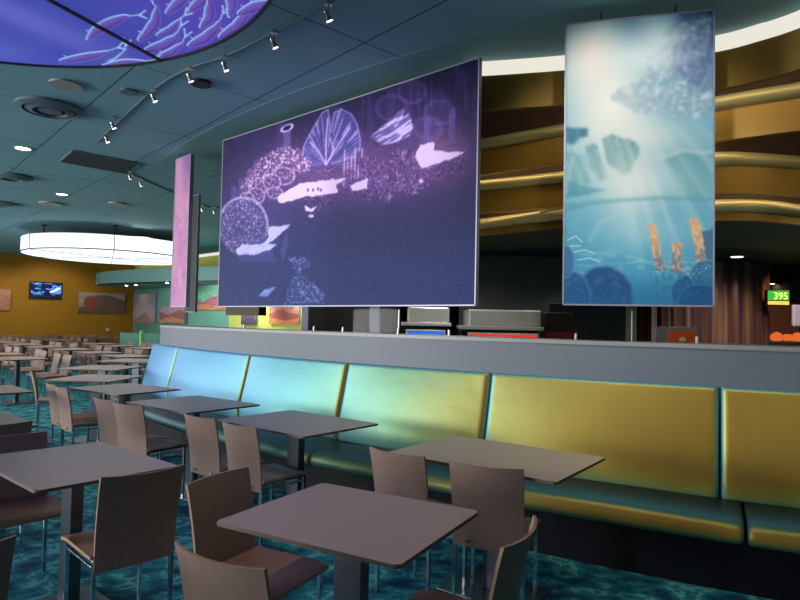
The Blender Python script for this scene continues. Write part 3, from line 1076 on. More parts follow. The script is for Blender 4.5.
FARG = 'distant dining chairs in rows towards the yellow wall'
FART = 'distant dining tables in rows towards the yellow wall'
e = Vector((math.cos(math.radians(-42)), math.sin(math.radians(-42)))); g = Vector((-e.y, e.x))
placed = [(-3.74, 7.45), (-4.3, 8.98), (-4.5, 10.6), (-2.81, 6.36), (-4.03, 5.95)]
nch = nt_ = 0
for i in range(-12, 14):
    for j in range(-4, 12):
        p = Vector((-8.6, 12.5)) + e * (i * 1.45) + g * (j * 1.8)
        p += Vector((random.uniform(-.08, .08), random.uniform(-.08, .08)))
        if p.y < 6.8 or p.x < -16.4: continue
        if p.x / p.y < -.70 or p.x / p.y > -.375: continue
        if p.y > p.x + 38.1 - 1.6: continue
        if (p - CORNER).dot(Vector((-GD.y, GD.x))) > -2.2: continue
        q = p - BC
        if q.length < BR + 1.0 and math.atan2(q.y, q.x) > seams[0] - .08: continue
        if min(math.dist(p, k) for k in placed) < 1.4: continue
        if math.dist(p, (-8.3, 19.8)) < 2.1: continue
        nt_ += 1
        rot = -42 + random.uniform(-2, 2)
        if nt_ == 1:
            far0 = make_table('small taupe pedestal table among the distant rows towards the yellow wall', p.x, p.y, rot, .92, .7, FART)
        else:
            dup(far0, (p.x, p.y, 0), math.radians(rot), far0['label'], FART)
        for s, l in ((1, 1), (1, -1), (-1, 1), (-1, -1)):
            if random.random() < .12: continue
            c = p + g * (s * (.46 + random.uniform(0, .07))) + e * (l * .24)
            fd = -g * s
            chair(c.x, c.y, math.atan2(fd.y, fd.x) - PI / 2 + random.uniform(-.06, .06),
                  'small bentwood dining chair in the distant rows towards the yellow wall', FARG)
            nch += 1
print('far tables', nt_, 'chairs', nch)

# ------------------------------------------------------------------ hanging murals
def mural(name, label, P, Q, z0, z1, painter, nu, nv, th=.035, back='panel_back', face='print', rods=2):
    """P, Q plan ends, left then right as seen from the dining side"""
    P, Q = Vector(P), Vector(Q)
    d = (Q - P).normalized(); n = Vector((d.y, -d.x))     # n points to the dining side
    mid = (P + Q) / 2
    loc = (mid.x, mid.y, z0)
    t = thing(name, label, 'wall panel', loc)
    b = bm_new()
    prism(b, [P - mid, Q - mid, Q - mid - n * th, P - mid - n * th], 0, z1 - z0)
    obj('panel_body', b, 'panel_edge', t)
    b = bm_new()
    for (A, B, za, zb) in ((P, Q, 0, .012), (P, Q, z1 - z0 - .012, z1 - z0), (P, P + d * .012, 0, z1 - z0), (Q - d * .012, Q, 0, z1 - z0)):
        prism(b, [A - mid + n * .006, B - mid + n * .006, B - mid, A - mid], za, zb)
    obj('frame', b, 'panel_edge', t)
    b = bm_new(); k = n * (th + .003)
    prism(b, [P - mid + d * .01 - n * th, Q - mid - d * .01 - n * th, Q - mid - d * .01 - k, P - mid + d * .01 - k], .01, z1 - z0 - .01)
    obj('backing', b, back, t)
    L = (Q - P).length
    a = P + n * .002
    grid_print('printed_face', (a.x, a.y, z0), (d.x * L, d.y * L, 0), (0, 0, z1 - z0), nu, nv, painter, face, t, loc)
    for k in range(rods):
        s = (k + .5) / rods
        c = P + d * L * s - mid - n * th / 2
        b = bm_new(); cyl(b, (c.x, c.y, z1 - z0), (c.x, c.y, H - z0 + (-.03)), .008, n=8)
        obj('hanger_rod', b, 'dark_steel', t)
    return t
mural('hanging_mural', 'large purple and navy coral reef mural hanging above the grey half wall', (-2.27, 7.67), (.63, 5.10), 1.635, 3.735, coral_mural, 560, 330)
mural('hanging_mural', 'tall turquoise lagoon mural with pale light and orange pillars, right of the purple one', (1.172, 4.44), (2.145, 4.19), 1.632, 3.705, lagoon_mural, 240, 440)
# narrow panels near the far end
p0 = at(171.5, 306.5, 1.63); p0 = Vector((-.372 * 8.66, 8.66))
mural('hanging_mural', 'narrow pink panel hanging left of the purple mural, seen from its side', (-3.225, 8.66), (-2.90, 8.34), 1.64, 3.74, pink_art, 30, 90, .05, rods=1)
mural('hanging_mural', 'narrow dark green panel back hanging behind the pink one', (-3.53, 10.7), (-3.78, 10.95), 1.60, 3.66, pink_art, 10, 40, .04, rods=1)
b = bm_new()

# ------------------------------------------------------------------ glass screens and pegs on the half wall
def peg(px, label):
    a = bang(px, -.12, 1.40)
    p = bp(a, -.12)
    b = bm_new(); box(b, -.008, .008, -.008, .008, 0, .05, .002)
    o = obj('glass_clip', b, 'peg', None, loc=(p.x, p.y, 1.381), rot=a)
    tag(o, label, 'clip')
    return p
pegs = [(244, 'small steel glass clip on the half wall under the left half of the coral mural'),
        (314, 'small steel glass clip on the half wall in front of the lime green wall'),
        (343, 'small steel glass clip on the half wall under the middle of the coral mural'),
        (398, 'small steel glass clip on the half wall just left of the blue lit counter'),
        (449, 'small steel glass clip on the half wall right of the blue lit counter'),
        (576, 'small steel glass clip on the half wall at the left end of the lagoon mural'),
        (697, 'small steel glass clip on the half wall beside the orange box sign')]
PP = [peg(*p) for p in pegs]
for i, (a, c, lb) in enumerate(((343, 398, 'clear glass screen pane standing on the half wall under the middle of the coral mural'),
                            (576, 631, 'clear glass screen pane with bright edge under the lagoon mural'))):
    aa, ac = bang(a, -.14, 1.40), bang(c, -.14, 1.40)
    P, Q = bp(aa, -.14), bp(ac, -.14)
    d = (Q - P).normalized(); n = Vector((d.y, -d.x)) * .008
    b = bm_new(); prism(b, [P, Q, Q - n, P - n], 1.381, 1.60)
    gl = obj('glass_screen', b, 'glass'); tag(gl, lb, 'glass pane')
    b = bm_new(); prism(b, [Q, Q + d * .008, Q + d * .008 - n, Q - n], 1.381, 1.60)
    obj('edge_strip', b, 'peg', gl)

# ------------------------------------------------------------------ drums
def drum(name, label, cx, cy, r, z0, z1, nseg, painter=None, side='drum_glow', under='drum_glow', rod_n=6, side_dark=False):
    t = thing(name, label, 'ceiling light', (cx, cy, z0))
    h = z1 - z0
    b = bm_new(); cyl(b, (0, 0, 0.004), (0, 0, h), r, n=96, caps=False)
    obj('side_band', b, side, t, smooth=60)
    b = bm_new(); cyl(b, (0, 0, h), (0, 0, h + .015), r, n=96)
    obj('top_cover', b, 'smoke_white', t)
    if painter:
        # round graphic: rings of vertices
        N = 420
        u, v = np.meshgrid(np.linspace(-1, 1, N), np.linspace(-1, 1, N))
        # square to disc
        X = u * np.sqrt(1 - v * v / 2); Y = v * np.sqrt(1 - u * u / 2)
        P = np.stack([cx + X * r, cy + Y * r, np.full_like(X, z0)], -1)
        px, py = to_photo(np.where((P[..., 1:2] > .8), P, P * 0 + np.array([0, 3, 8.])))
        C = np.clip(painter(px, py), 0, 255) / 255
        C = np.where(C <= .04045, C / 12.92, ((C + .055) / 1.055) ** 2.4)
        idx = np.arange(N * N).reshape(N, N)
        F = np.stack([idx[:-1, :-1], idx[1:, :-1], idx[1:, 1:], idx[:-1, 1:]], -1).reshape(-1, 4)
        Q = np.stack([X * r, Y * r, np.zeros_like(X)], -1).reshape(-1, 3)
        ink_mesh('underside', Q, F, C.reshape(-1, 3), under, t)
    else:
        b = bm_new(); bmesh.ops.create_circle(b, cap_ends=True, segments=96, radius=r)
        obj('underside', b, under, t)
    b = bm_new()
    ring = [(r * math.cos(k * 2 * PI / 96), r * math.sin(k * 2 * PI / 96)) for k in range(97)]
    sweep(b, ring, [(-.012, -.012), (.012, -.012), (.012, .014), (-.012, .014)])
    obj('rim', b, 'black_trim', t)
    b = bm_new()
    for k in range(nseg):
        a = k * 2 * PI / nseg + math.radians(67.5 if painter else -64)
        c, s = math.cos(a), math.sin(a)
        n = Vector((-s, c)) * (.014 if painter else .007)
        p = Vector((c, s)) * r
        prism(b, [n, p + n, p - n, -n], -.014, -.002)
        if not painter:
            cyl(b, (p.x * 1.002, p.y * 1.002, 0), (p.x * 1.002, p.y * 1.002, h), .010, n=8)
    obj('seam_strip', b, 'black_trim', t)
    for k in range(rod_n):
        a = k * 2 * PI / rod_n + math.radians(-64)
        c, s = math.cos(a) * r * .85, math.sin(a) * r * .85
        b = bm_new(); cyl(b, (c, s, h), (c, s, H - z0), .02, n=8); cyl(b, (c, s, H - z0 - .03), (c, s, H - z0 - .001), .08, n=16)
        obj('hanger_rod', b, 'black_trim', t)
    return t
drum('drum_light', 'large white glowing round drum lamp hanging over the far tables', -8.06, 17.14, 2.2, 3.15, 3.52, 6)
drum('drum_light', 'round blue and violet fish mural drum lamp hanging at the top left', -2.556, 2.601, 2.0, 3.375, 3.62, 4, fish_mural, 'smoke_white', 'backlit_print', 4)

# ------------------------------------------------------------------ ceiling fittings
def spot(px, py, label, drop=.13, aim=None):
    q = at(px, py, H - drop)
    t = thing('track_spotlight', label, 'spotlight', (q.x, q.y, H), 0, None)
    aim = aim or Vector((.45, .25, -1))
    d = aim.normalized()
    b = bm_new(); cyl(b, (0, 0, 0), (0, 0, -drop + .03), .005, n=8); cyl(b, (0, 0, -.02), (0, 0, 0), .03, n=14)
    obj('stem', b, 'lamp_silver', t)
    c = Vector((0, 0, -drop + .02))
    b = bm_new(); cyl(b, c - d * .03, c + d * .03, .014, .027, n=18, caps=False); cyl(b, c - d * .05, c - d * .028, .013, .014, n=14)
    obj('lamp_shade', b, 'lamp_silver', t, smooth=40)
    b = bm_new(); cyl(b, c + d * .020, c + d * .024, .022, n=16)
    obj('bulb', b, 'bulb', t)
    return q
spots = [(113, 128, 'track spotlight above its neighbour pair, left of the mural row'), (107, 142, 'lower track spotlight of the close pair left of the pink panel'),
         (154, 101, 'track spotlight fifth from the top right along the curved track'), (190, 81, 'track spotlight beside the grey smoke disc'),
         (225, 70, 'track spotlight third from the top right, below the fish mural drum'), (274, 47, 'track spotlight second from the top right'),
         (328, 20, 'topmost track spotlight, right of the fish mural drum'), (130, 179, 'left one of the small spotlight pair below the rectangular vent'),
         (141, 186, 'right one of the small spotlight pair below the rectangular vent'),
         (202, 211, 'left one of the distant spotlight pair beside the coral mural'), (214, 213, 'right one of the distant spotlight pair beside the coral mural')]
track_pts = [spot(px, py, lb) for px, py, lb in spots]
def track(ids, label, ext=.3):
    P = [track_pts[i].xy for i in ids]
    P = [P[0] + (P[0] - P[1]).normalized() * ext] + P + [P[-1] + (P[-1] - P[-2]).normalized() * ext]
    b = bm_new(); sweep(b, catmull(P, 6), [(-.006, H - .014), (.006, H - .014), (.006, H - .001), (-.006, H - .001)])
    o = obj('light_track', b, 'vent_grey'); tag(o, label, 'light track')
track([1, 2, 3, 4, 5, 6], 'long thin ceiling track carrying the spotlights beside the fish mural drum', .6)
track([7, 8, 9, 10], 'curved ceiling track running behind the pink panel', .3)

def disc(name, px, py, r, label, parts, cat):
    q = at(px, py, H)
    t = thing(name, label, cat, (q.x, q.y, H))
    for nm, ra, rb, za, zb, m in parts:
        b = bm_new()
        if rb:
            ring = [(math.cos(k * 2 * PI / 40), math.sin(k * 2 * PI / 40)) for k in range(41)]
            sweep(b, [(x * rb * r, y * rb * r) for x, y in ring], [(0, zb), (0, za), ((ra - rb) * r, za + .4 * (zb - za)), ((ra - rb) * r, zb)])
        else:
            cyl(b, (0, 0, za), (0, 0, zb), ra * r, n=32)
        obj(nm, b, m, t, smooth=40)
    return t
VENT = [('outer_ring', 1, .8, -.05, -.001, 'vent_grey'), ('middle_ring', .72, .5, -.06, -.015, 'vent_grey'), ('core', .34, None, -.05, -.01, 'vent_grey'), ('throat', .86, None, -.012, -.001, 'vent_dark')]
disc('air_diffuser', 50, 107, .34, 'large round grey air diffuser under the fish mural drum at left', VENT, 'vent')
disc('air_diffuser', 13, 176, .30, 'round grey air diffuser at the left edge, below the large one', VENT, 'vent')
disc('air_diffuser', 2, 203, .30, 'round grey air diffuser cut by the left edge, above the glowing drum', VENT, 'vent')
disc('ceiling_speaker', 66, 84, .15, 'pale round ceiling speaker just above the large air diffuser', [('grille', 1, None, -.02, -.001, 'smoke_white')], 'speaker')
disc('ceiling_speaker', 201, 82, .10, 'dark round ceiling disc next to the track spotlights', [('grille', 1, None, -.03, -.001, 'vent_dark')], 'speaker')
disc('ceiling_speaker', 129, 91, .09, 'small grey ceiling disc between the drum and the track', [('grille', 1, None, -.02, -.001, 'vent_grey')], 'speaker')
disc('ceiling_speaker', 51, 203, .22, 'pale round ceiling disc above the glowing drum', [('grille', 1, None, -.03, -.001, 'smoke_white')], 'speaker')
disc('ceiling_speaker', 117, 203, .16, 'small pale ceiling disc right of the downlights', [('grille', 1, None, -.03, -.001, 'smoke_white')], 'speaker')
DL = [('trim_ring', 1, .8, -.012, -.001, 'smoke_white'), ('lens', .8, None, -.008, -.001, 'downlight')]
for px, py, lb in [(23, 148, 'lit recessed downlight near the left edge of the ceiling'), (62, 194, 'lit recessed downlight above the glowing drum')]:
    disc('ceiling_downlight', px, py, .12, lb, DL, 'downlight')
q = at(100, 161, H)
t = thing('ceiling_vent', 'large dark rectangular vent panel in the ceiling, left of the pink panel', 'vent', (q.x, q.y, H), 0)
c4 = [at(60, 161, H), at(73, 150, H), at(140, 163, H), at(128, 173.5, H)]
b = bm_new(); prism(b, [(c.x - q.x, c.y - q.y) for c in c4], -.012, -.001); obj('grille', b, 'vent_rect', t)
b = bm_new()
cs = [Vector((c.x - q.x, c.y - q.y)) for c in c4]
for k in range(4):
    A, B = cs[k], cs[(k + 1) % 4]; d = (B - A).normalized(); n = Vector((-d.y, d.x)) * .012
    prism(b, [A - n, B - n, B + n, A + n], -.015, -.001)
obj('frame', b, 'vent_grey', t)

# ------------------------------------------------------------------ gold tiers
def tier(name, label, pts, ztop, zbot, lip, m='gold', strip=True):
    path = catmull([Vector(p) for p in pts], 10)
    mid = path[len(path) // 2]
    t = thing(name, label, 'decorative fascia', (mid.x, mid.y, zbot))
    path = [p - mid for p in path]
    h = ztop - zbot
    b = bm_new(); sweep(b, path, [(0, 0), (.0, h), (-.05, h), (-.05, 0)])
    obj('fascia', b, m, t, smooth=40)
    if lip:
        b = bm_new()
        prof = [(-.04, h - .005)] + [(.0 + .075 * math.sin(a), h + .0 + .06 * math.cos(a) - .03) for a in np.linspace(-.3, PI, 10)] + [(-.04, h - .10)]
        sweep(b, path, prof)
        obj('rolled_lip', b, 'gold_lip', t, smooth=60)
        b = bm_new(); sweep(b, path, [(-.16, h - .05), (-.16, h + .42), (-.18, h + .42), (-.18, h - .05)])  # closes the gap behind the lip, the gap's shadow put into dark brown
        obj('shaded_riser', b, 'wall_brown', t, smooth=40)
        b = bm_new(); sweep(b, path, [(-.02, h - .06), (-.02, h - .045), (-.18, h - .045), (-.18, h - .06)])
        obj('shelf', b, 'wall_brown', t, smooth=40)
    if strip:
        b = bm_new(); sweep(b, path, [(-.06, .10), (-.06, .13), (-.09, .13), (-.09, .10)])
        obj('light_strip', b, 'cove_glow_soft', t)
    return t
ext = lambda p, q, s: (p[0] + (p[0] - q[0]) * s, p[1] + (p[1] - q[1]) * s)
def plan(pts, z):
    P = [at(px, py, z).xy for px, py in pts]
    d = (P[-1] - P[-3]).normalized()
    d = (d + Vector((.5, 0))).normalized()
    return [tuple(p) for p in P] + [tuple(P[-1] + d * 1.2), tuple(P[-1] + d * 2.6)]
t0 = plan([(468, 62), (490, 61), (525, 58.5), (567, 55), (640, 47), (715, 36), (760, 24), (800, 10), (860, -18)], 3.8)
L1 = plan([(462, 148), (481, 145), (565, 130), (640, 118), (715, 104), (800, 90), (870, 78)], 3.38)
L2 = plan([(462, 188), (481, 186), (565, 177), (640, 166), (715, 159), (760, 160), (800, 163), (870, 168)], 2.99)
L3 = plan([(462, 226), (481, 224), (565, 214), (640, 208), (715, 206), (760, 206.5), (800, 211), (870, 221)], 2.625)
tier('gold_fascia', 'topmost gold fascia band directly under the glowing white ceiling cove', t0, 3.67, 3.37, False)
tier('gold_fascia', 'second gold fascia band with rolled lip, below the topmost', L1, 3.41, 3.06, True)
tier('gold_fascia', 'third gold fascia band with rolled lip', L2, 3.02, 2.69, True)
tier('gold_fascia', 'lowest gold fascia band with rolled lip, above the serving area', L3, 2.655, 2.49, True, strip=False)
pth = catmull([Vector(p) for p in t0], 10)
b = bm_new(); sweep(b, pth, [(.01, 3.675), (.01, H - .001), (-.04, H - .001), (-.04, 3.675)])
o = obj('cove_light', b, 'cove_glow'); tag(o, 'glowing white curved cove strip where the ceiling meets the gold bands', 'cove light')
# kitchen ceiling
front = catmull([Vector(p) for p in L3], 8)
nf = [p + Vector((.0, .03)) for p in front]
b = bm_new(); prism(b, nf + [Vector((8.4, 6.9)), Vector((8.4, 8.4)), Vector((3, 7.4)), Vector((0, 9.0)), Vector((-1.2, 9.6))], 2.5, 2.56)
st('trim_2', b, 'olive_soffit')
b = bm_new(); prism(b, [(-1.3, 9.0), (0, 8.7), (3, 7.2), (8.4, 8.2), (8.4, 14.2), (-1.8, 14.2)], 2.565, 2.62)
st('ceiling_kitchen', b, 'dark_ceiling')

# kitchen things
for px, py, lb in [(500, 262, 'small lit downlight in the dark serving ceiling between the two murals'), (737, 256, 'small lit downlight in the dark serving ceiling right of the lagoon mural'), (771, 286, 'faint downlight above the green menu board')]:
    q = at(px, py, 2.5 if px != 737 else 2.5)
    t = thing('serving_downlight', lb, 'downlight', (q.x, q.y, 2.50 if q.y < 8.5 else 2.56))
    b = bm_new(); cyl(b, (0, 0, -.012), (0, 0, .0), .10, n=24); obj('trim_ring', b, 'smoke_white', t)
    b = bm_new(); cyl(b, (0, 0, -.016), (0, 0, -.0125), .075, n=24); obj('lens', b, 'far_downlight', t)
# fluted bronze column wall
b = bm_new()
cx, cy, r = 5.08, 10.6, 1.1
ring = []
for k in range(161):
    a = k * 2 * PI / 160
    rr = r + .02 * math.sin(a * 30)
    ring.append((rr * math.cos(a), rr * math.sin(a)))
prism(b, ring[:-1], 0, 2.555)
o = obj('fluted_column', b, 'bronze', None, smooth=60, loc=(cx, cy, 0)); tag(o, 'wide round wall clad in vertical bronze and plum metal bands, right of the lagoon mural', 'column')
# metal sheet wall behind, centre
b = bm_new(); ring = []
pa, pb = Vector((.9, 9.3)), Vector((3.7, 9.6))
prism(b, [pa, pb, pb + Vector((0, .12)), pa + Vector((0, .12))], 1.0, 2.55)
box(b, pa.x, pb.x, 9.42, 9.7, 0, 1.0)
mat('backdrop', (84, 88, 84), .35, .3)
o = obj('serving_backdrop', b, 'backdrop'); tag(o, 'dark teal metal backdrop wall between the two murals', 'wall panel')

def counter(label, x0, x1, y, hood_m, z0, z1, sign_m, s0, s1, name='serving_counter'):
    t = thing(name, label, 'counter', ((x0 + x1) / 2, y, 0))
    w = (x1 - x0) / 2
    b = bm_new(); box(b, -w - .05, w + .05, -.3, .45, 0, s0 - .02, .01); obj('cabinet', b, 'dark_wall', t)
    b = bm_new(); box(b, -w - .04, w + .04, -.1, .45, s0 - .02, z0 - .04); obj('shelf_core', b, 'black', t)
    b = bm_new(); box(b, -w + .02, w + .05, -.22, .42, z0, z1, .015); box(b, -w - .05, w + .07, -.25, .45, z0 - .04, z0, .006); hd = obj('hood', b, hood_m, t)
    b = bm_new(); box(b, -w, w, -.34, -.3, s0, s1, .004); fr = obj('sign_frame', b, 'sign_frame', t)
    box_b = bm_new(); box(box_b, -w + .02, w - .02, -.346, -.341, s0 + .01, s1 - .012); s = obj('lit_sign', box_b, sign_m, fr)
    b = bm_new()
    rs = random.Random(3)
    x = -w * .6
    while x < w * .55:
        ww = rs.uniform(.02, .09)
        if sign_m == 'sign_red':
            box(b, x, x + ww, -.35, -.347, s1 - .075, s1 - .055)
        x += ww + rs.uniform(.01, .05)
    if sign_m == 'sign_red':
        obj('lettering', b, 'sign_white', fr)
    else:
        b.free()
    return t
counter('serving counter with blue lit sign and stainless hood, seen under the coral mural', .07, .50, 7.0, 'stainless', 1.475 + .02, 1.665, 'sign_blue', 1.25, 1.415)
counter('serving counter with red lit sign and long stainless hood, between the murals', .70, 1.42, 6.6, 'stainless', 1.47, 1.64, 'sign_red', 1.25, 1.40)
# small dark unit with red front
b = bm_new(); box(b, 1.56, 1.86, 6.6, 7.0, 0, 1.63, .01)
t = obj('drink_machine', b, 'dark_wall'); tag(t, 'dark machine with small red front beside the red lit counter', 'machine')
b = bm_new(); box(b, 1.57, 1.85, 6.592, 6.599, 1.30, 1.425); obj('red_front', b, 'sign_red', t)
MATS_red = mat('dull_red', (120, 26, 34), .5); t.children[0].data.materials[0] = MATS['dull_red']
# dark partition pieces under the lagoon mural
b = bm_new(); box(b, 1.75, 2.65, 7.2, 7.3, 0, 1.75, .004)
o = obj('blue_divider', b, 'vent_dark'); tag(o, 'dark blue divider panel behind the glass under the lagoon mural', 'divider')
b = bm_new(); box(b, 2.72, 2.76, 6.6, 6.64, 0, 2.49)
o = obj('steel_post', b, 'peg'); tag(o, 'thin bright steel post behind the lagoon mural', 'post')
# orange sign box on grey sheet
q = at(683, 334, 1.42)
sc = 6.2
X = (656 - 400) / FPX * sc; X2 = (699 - 400) / FPX * sc
t = thing('order_terminal', 'grey order terminal with an orange square panel, under the lagoon mural', 'machine', ((X + X2) / 2, sc, 0))
w = (X2 - X) / 2
b = bm_new(); box(b, -w, w, 0, .25, 0, 1.13, .01); obj('cabinet', b, 'dark_wall', t)
b = bm_new(); box(b, -w, w, 0, .06, 1.13, 1.50, .006); obj('screen_housing', b, 'sheet_grey', t)
b = bm_new(); box(b, -w + .13, w - .04, -.008, -.001, 1.2, 1.455, .002); op = obj('orange_panel', b, 'orange_box', t)
b = bm_new(); box(b, -.0 + .02, .08, -.012, -.009, 1.36, 1.39); box(b, .035, .065, -.012, -.009, 1.38, 1.40); obj('white_mark', b, 'outlet_white', op)
# menu board
sc = 9.5
xa, xb = (769.5 - 400) / FPX * sc, (788 - 400) / FPX * sc
q0 = 1.475 + (331.4 - 304.5) / FPX * sc; q1 = 1.475 + (331.4 - 290) / FPX * sc
t = thing('menu_board', 'small green and yellow lit menu board at the right edge', 'sign', ((xa + xb) / 2, sc, q0))
w = (xb - xa) / 2 + .03; h = q1 - q0
b = bm_new(); box(b, -w, w, 0, .08, -.02, h, .005); obj('housing', b, 'black', t)
b = bm_new(); box(b, -w + .01, w - .01, -.006, -.001, .07, h - .01); obj('lit_panel', b, 'menu_green', t)
b = bm_new(); box(b, -w + .01, w - .01, -.006, -.001, .0, .055); obj('lower_strip', b, 'menu_strip', t)
for k, ch in enumerate('395'):
    cu = bpy.data.curves.new('digit', 'FONT'); cu.body = ch; cu.size = .15; cu.extrude = .002
    me = None
    o = bpy.data.objects.new('digit', cu); COL.objects.link(o)
    dg = bpy.context.evaluated_depsgraph_get()
    me = bpy.data.meshes.new_from_object(o.evaluated_get(dg))
    bpy.data.objects.remove(o)
    me.materials.clear(); me.materials.append(MATS['menu_yellow'])
    o = bpy.data.objects.new('digit', me); COL.objects.link(o); o.parent = t
    o.rotation_euler = (PI / 2, 0, 0); o.location = (-.08 + k * .075, -.009, .085)
# hot food display and far stand
t = thing('food_display', 'glowing orange food display counter at the far right under the menu board', 'counter', (6.15, 9.9, 0))
b = bm_new(); box(b, -.5, .7, 0, .6, 0, 1.32, .02); obj('cabinet', b, 'black', t)
b = bm_new(); box(b, -.4, .6, .5, .55, 1.32, 1.95); obj('back_panel', b, 'wall_brown', t)
b = bm_new()
for k in range(9):
    c = bmesh.ops.create_icosphere(b, subdivisions=2, radius=.07 + .02 * math.sin(k * 2))
    bmesh.ops.translate(b, vec=(-.3 + k * .1, .25 + .05 * math.cos(k * 3), 1.38), verts=c['verts'])
o = obj('hot_food', b, 'food_glow', t, smooth=60)  # food emits by itself, the display's orange light put into it
b = bm_new(); box(b, 5.7, 6.3, 8.9, 8.96, 1.55, 1.87, .02)
box(b, 6.1, 6.14, 8.91, 8.95, 0, 1.56)
o = obj('counter_sign', b, 'lilac'); tag(o, 'pale beige round-cornered sign at the right edge beside the menu board', 'sign')
b = bm_new(); box(b, 5.75, 6.4, 8.5, 8.8, 0, 1.44, .02)
o = obj('register', b, 'black'); tag(o, 'dark register block on the far right behind the half wall', 'machine')

# pillars left of the kitchen
def pillar(x0, x1, y, label, m='wall_grey_post', d=.12):
    b = bm_new(); box(b, 0, x1 - x0, 0, d, 0, 2.49 if y < 9 else H - .001)
    o = obj('square_post', b, m, None, loc=(x0, y, 0)); tag(o, label, 'post')
pillar((302 - 400) / FPX * 8.6, (308.3 - 400) / FPX * 8.6, 8.6, 'grey post at the left end of the dark serving area, under the coral mural')
pillar((370 - 400) / FPX * 8.2, (380 - 400) / FPX * 8.2, 8.2, 'grey post in the middle of the dark serving area, under the coral mural')
b = bm_new(); box(b, 0, (337) / FPX * 0 + 1.35, 0, .1, 0, 2.49)
o = obj('dark_partition', b, 'black', None, loc=((308.3 - 400) / FPX * 8.9, 8.9, 0)); tag(o, 'black partition behind the grey posts under the coral mural', 'divider')

# ------------------------------------------------------------------ far end: soffit, TV, pictures
sp = [CORNER + Vector((-3.4, -3.3)) * .6 + Vector((1.0, .2)), Vector((-10.9, 22.6)), Vector((-8.3, 20.7)), Vector((-5.8, 19.3)), Vector((-3.2, 18.05)), Vector((-1.9, 16.9))]
sp = [Vector((-11.9, 24.0))] + sp[1:]
fp = catmull(sp, 6)
b = bm_new(); prism(b, fp + [GE - GD * .3, CORNER + GD * .1], 2.71, 3.165)
st('ceiling_soffit', b, 'soffit_green')
b = bm_new(); sweep(b, fp, [(.0, 2.66), (.03, 2.66), (.03, 2.715), (.0, 2.715)])
st('trim_3', b, 'black_trim')
b = bm_new(); off = Vector((-GD.y, GD.x)) * -.3
prism(b, [CORNER + GD * .4 + off * .5, GE + off * .5, GE + off * .9, CORNER + GD * .4 + off * .9], H - .08, H - .001)
o = obj('cove_light', b, 'cove_glow'); tag(o, 'pale glowing cove strip above the far lime wall', 'cove light')
for i, (px, py) in enumerate([(126.5, 285.5), (136, 285), (167, 283)]):
    q = at(px, py, 2.62)
    t = thing('soffit_spotlight', ['leftmost tiny spotlight under the far green soffit', 'second tiny spotlight under the far green soffit, beside the leftmost', 'tiny spotlight under the far green soffit nearest the pink panel'][i], 'spotlight', (q.x, q.y, 2.71))
    b = bm_new(); cyl(b, (0, 0, 0), (0, 0, -.09), .03, .05, n=14); obj('lamp_shade', b, 'lamp_silver', t)
    b = bm_new(); cyl(b, (0, 0, -.091), (0, 0, -.10), .045, n=14); obj('bulb', b, 'bulb', t)

def on_wall(P, D, px0, px1, y0, y1):
    """hit wall line P+tD under two photo columns -> plan points and heights"""
    out = []
    for px, ya, yb in ((px0, y0[0], y1[0]), (px1, y0[1], y1[1])):
        d = (px - 400) / FPX * CX - (sum((ya, yb)) / 2 - 300) / FPX * CU + _f
        # solve d.xy * s = P + D t
        det = d.x * -D.y + D.x * d.y
        s = (P.x * -D.y + D.x * P.y) / det
        hs = []
        for yy in (ya, yb):
            dd = (px - 400) / FPX * CX - (yy - 300) / FPX * CU + _f
            hs.append(EYE + dd.z / math.hypot(dd.x, dd.y) * math.hypot(d.x, d.y) * s)
        out.append((Vector((d.x * s, d.y * s)), hs))
    return out
def picture(label, P, D, px0, px1, y0, y1, painter, framed=True, m='print', cat='picture', name='wall_picture', res=(60, 40), standoff=.05):
    (a, ha), (c, hc) = on_wall(P, D, px0, px1, (y0, y0), (y1, y1))
    z1 = (ha[0] + hc[0]) / 2; z0 = (ha[1] + hc[1]) / 2
    d = (c - a).normalized(); n = Vector((d.y, -d.x))
    mid = (a + c) / 2
    t = thing(name, label, cat, (mid.x + n.x * .02, mid.y + n.y * .02, z0))
    L = (c - a).length
    b = bm_new(); prism(b, [d * -L / 2, d * L / 2, d * L / 2 + n * standoff, d * -L / 2 + n * standoff], 0, z1 - z0)
    obj('canvas' if m == 'print' else 'casing', b, 'black' if m != 'print' else ('panel_edge'), t)
    k = .0 if m == 'print' else .05
    a2 = d * (-L / 2 + k) + n * (standoff + .004)
    o = grid_print('picture_face' if m == 'print' else 'screen', (a2.x, a2.y, k), (d.x * (L - 2 * k), d.y * (L - 2 * k), 0), (0, 0, z1 - z0 - 2 * k), res[0], res[1], painter, m, t, None, None)
    return t
YD = Vector((1, 1)).normalized()
YD = (CORNER - Vector((-17.2, 20.9))).normalized()
def desert(sky, hill, sand, s):
    def f(u, v):
        K = Canvas(u, v, sky)
        h = .62 + .12 * np.sin(u * 7 + s) + .12 * (fbm(u * 6, v * 2, int(s * 7) % 99) - .5)
        K.mix(sm(h + .02, h - .02, v), hill)
        K.mix(sm(.30, .22, v + .08 * np.sin(u * 5 + s)), sand)
        K.mix(.35 * sm(.45, .7, fbm(u * 9, v * 14, int(s) + 3)), tuple(x * .7 for x in hill))
        return K.C
    return f
def dome(u, v):
    K = Canvas(u, v, (176, 172, 162))
    h = .9 - .55 * np.abs(u - .52) ** 1.5 * 1.6
    K.mix(sm(h + .03, h - .03, v) * (u > .12), (122, 98, 96))
    K.mix(sm(.3, .24, v), (112, 96, 82))
    r = np.hypot((u - .25) / .16, (v - .45) / .4)
    K.mix(.8 * sm(1.1, .8, r), (176, 76, 58))
    K.mix(.3 * sm(.4, .7, fbm(u * 9, v * 9, 5)), (150, 120, 104))
    return K.C
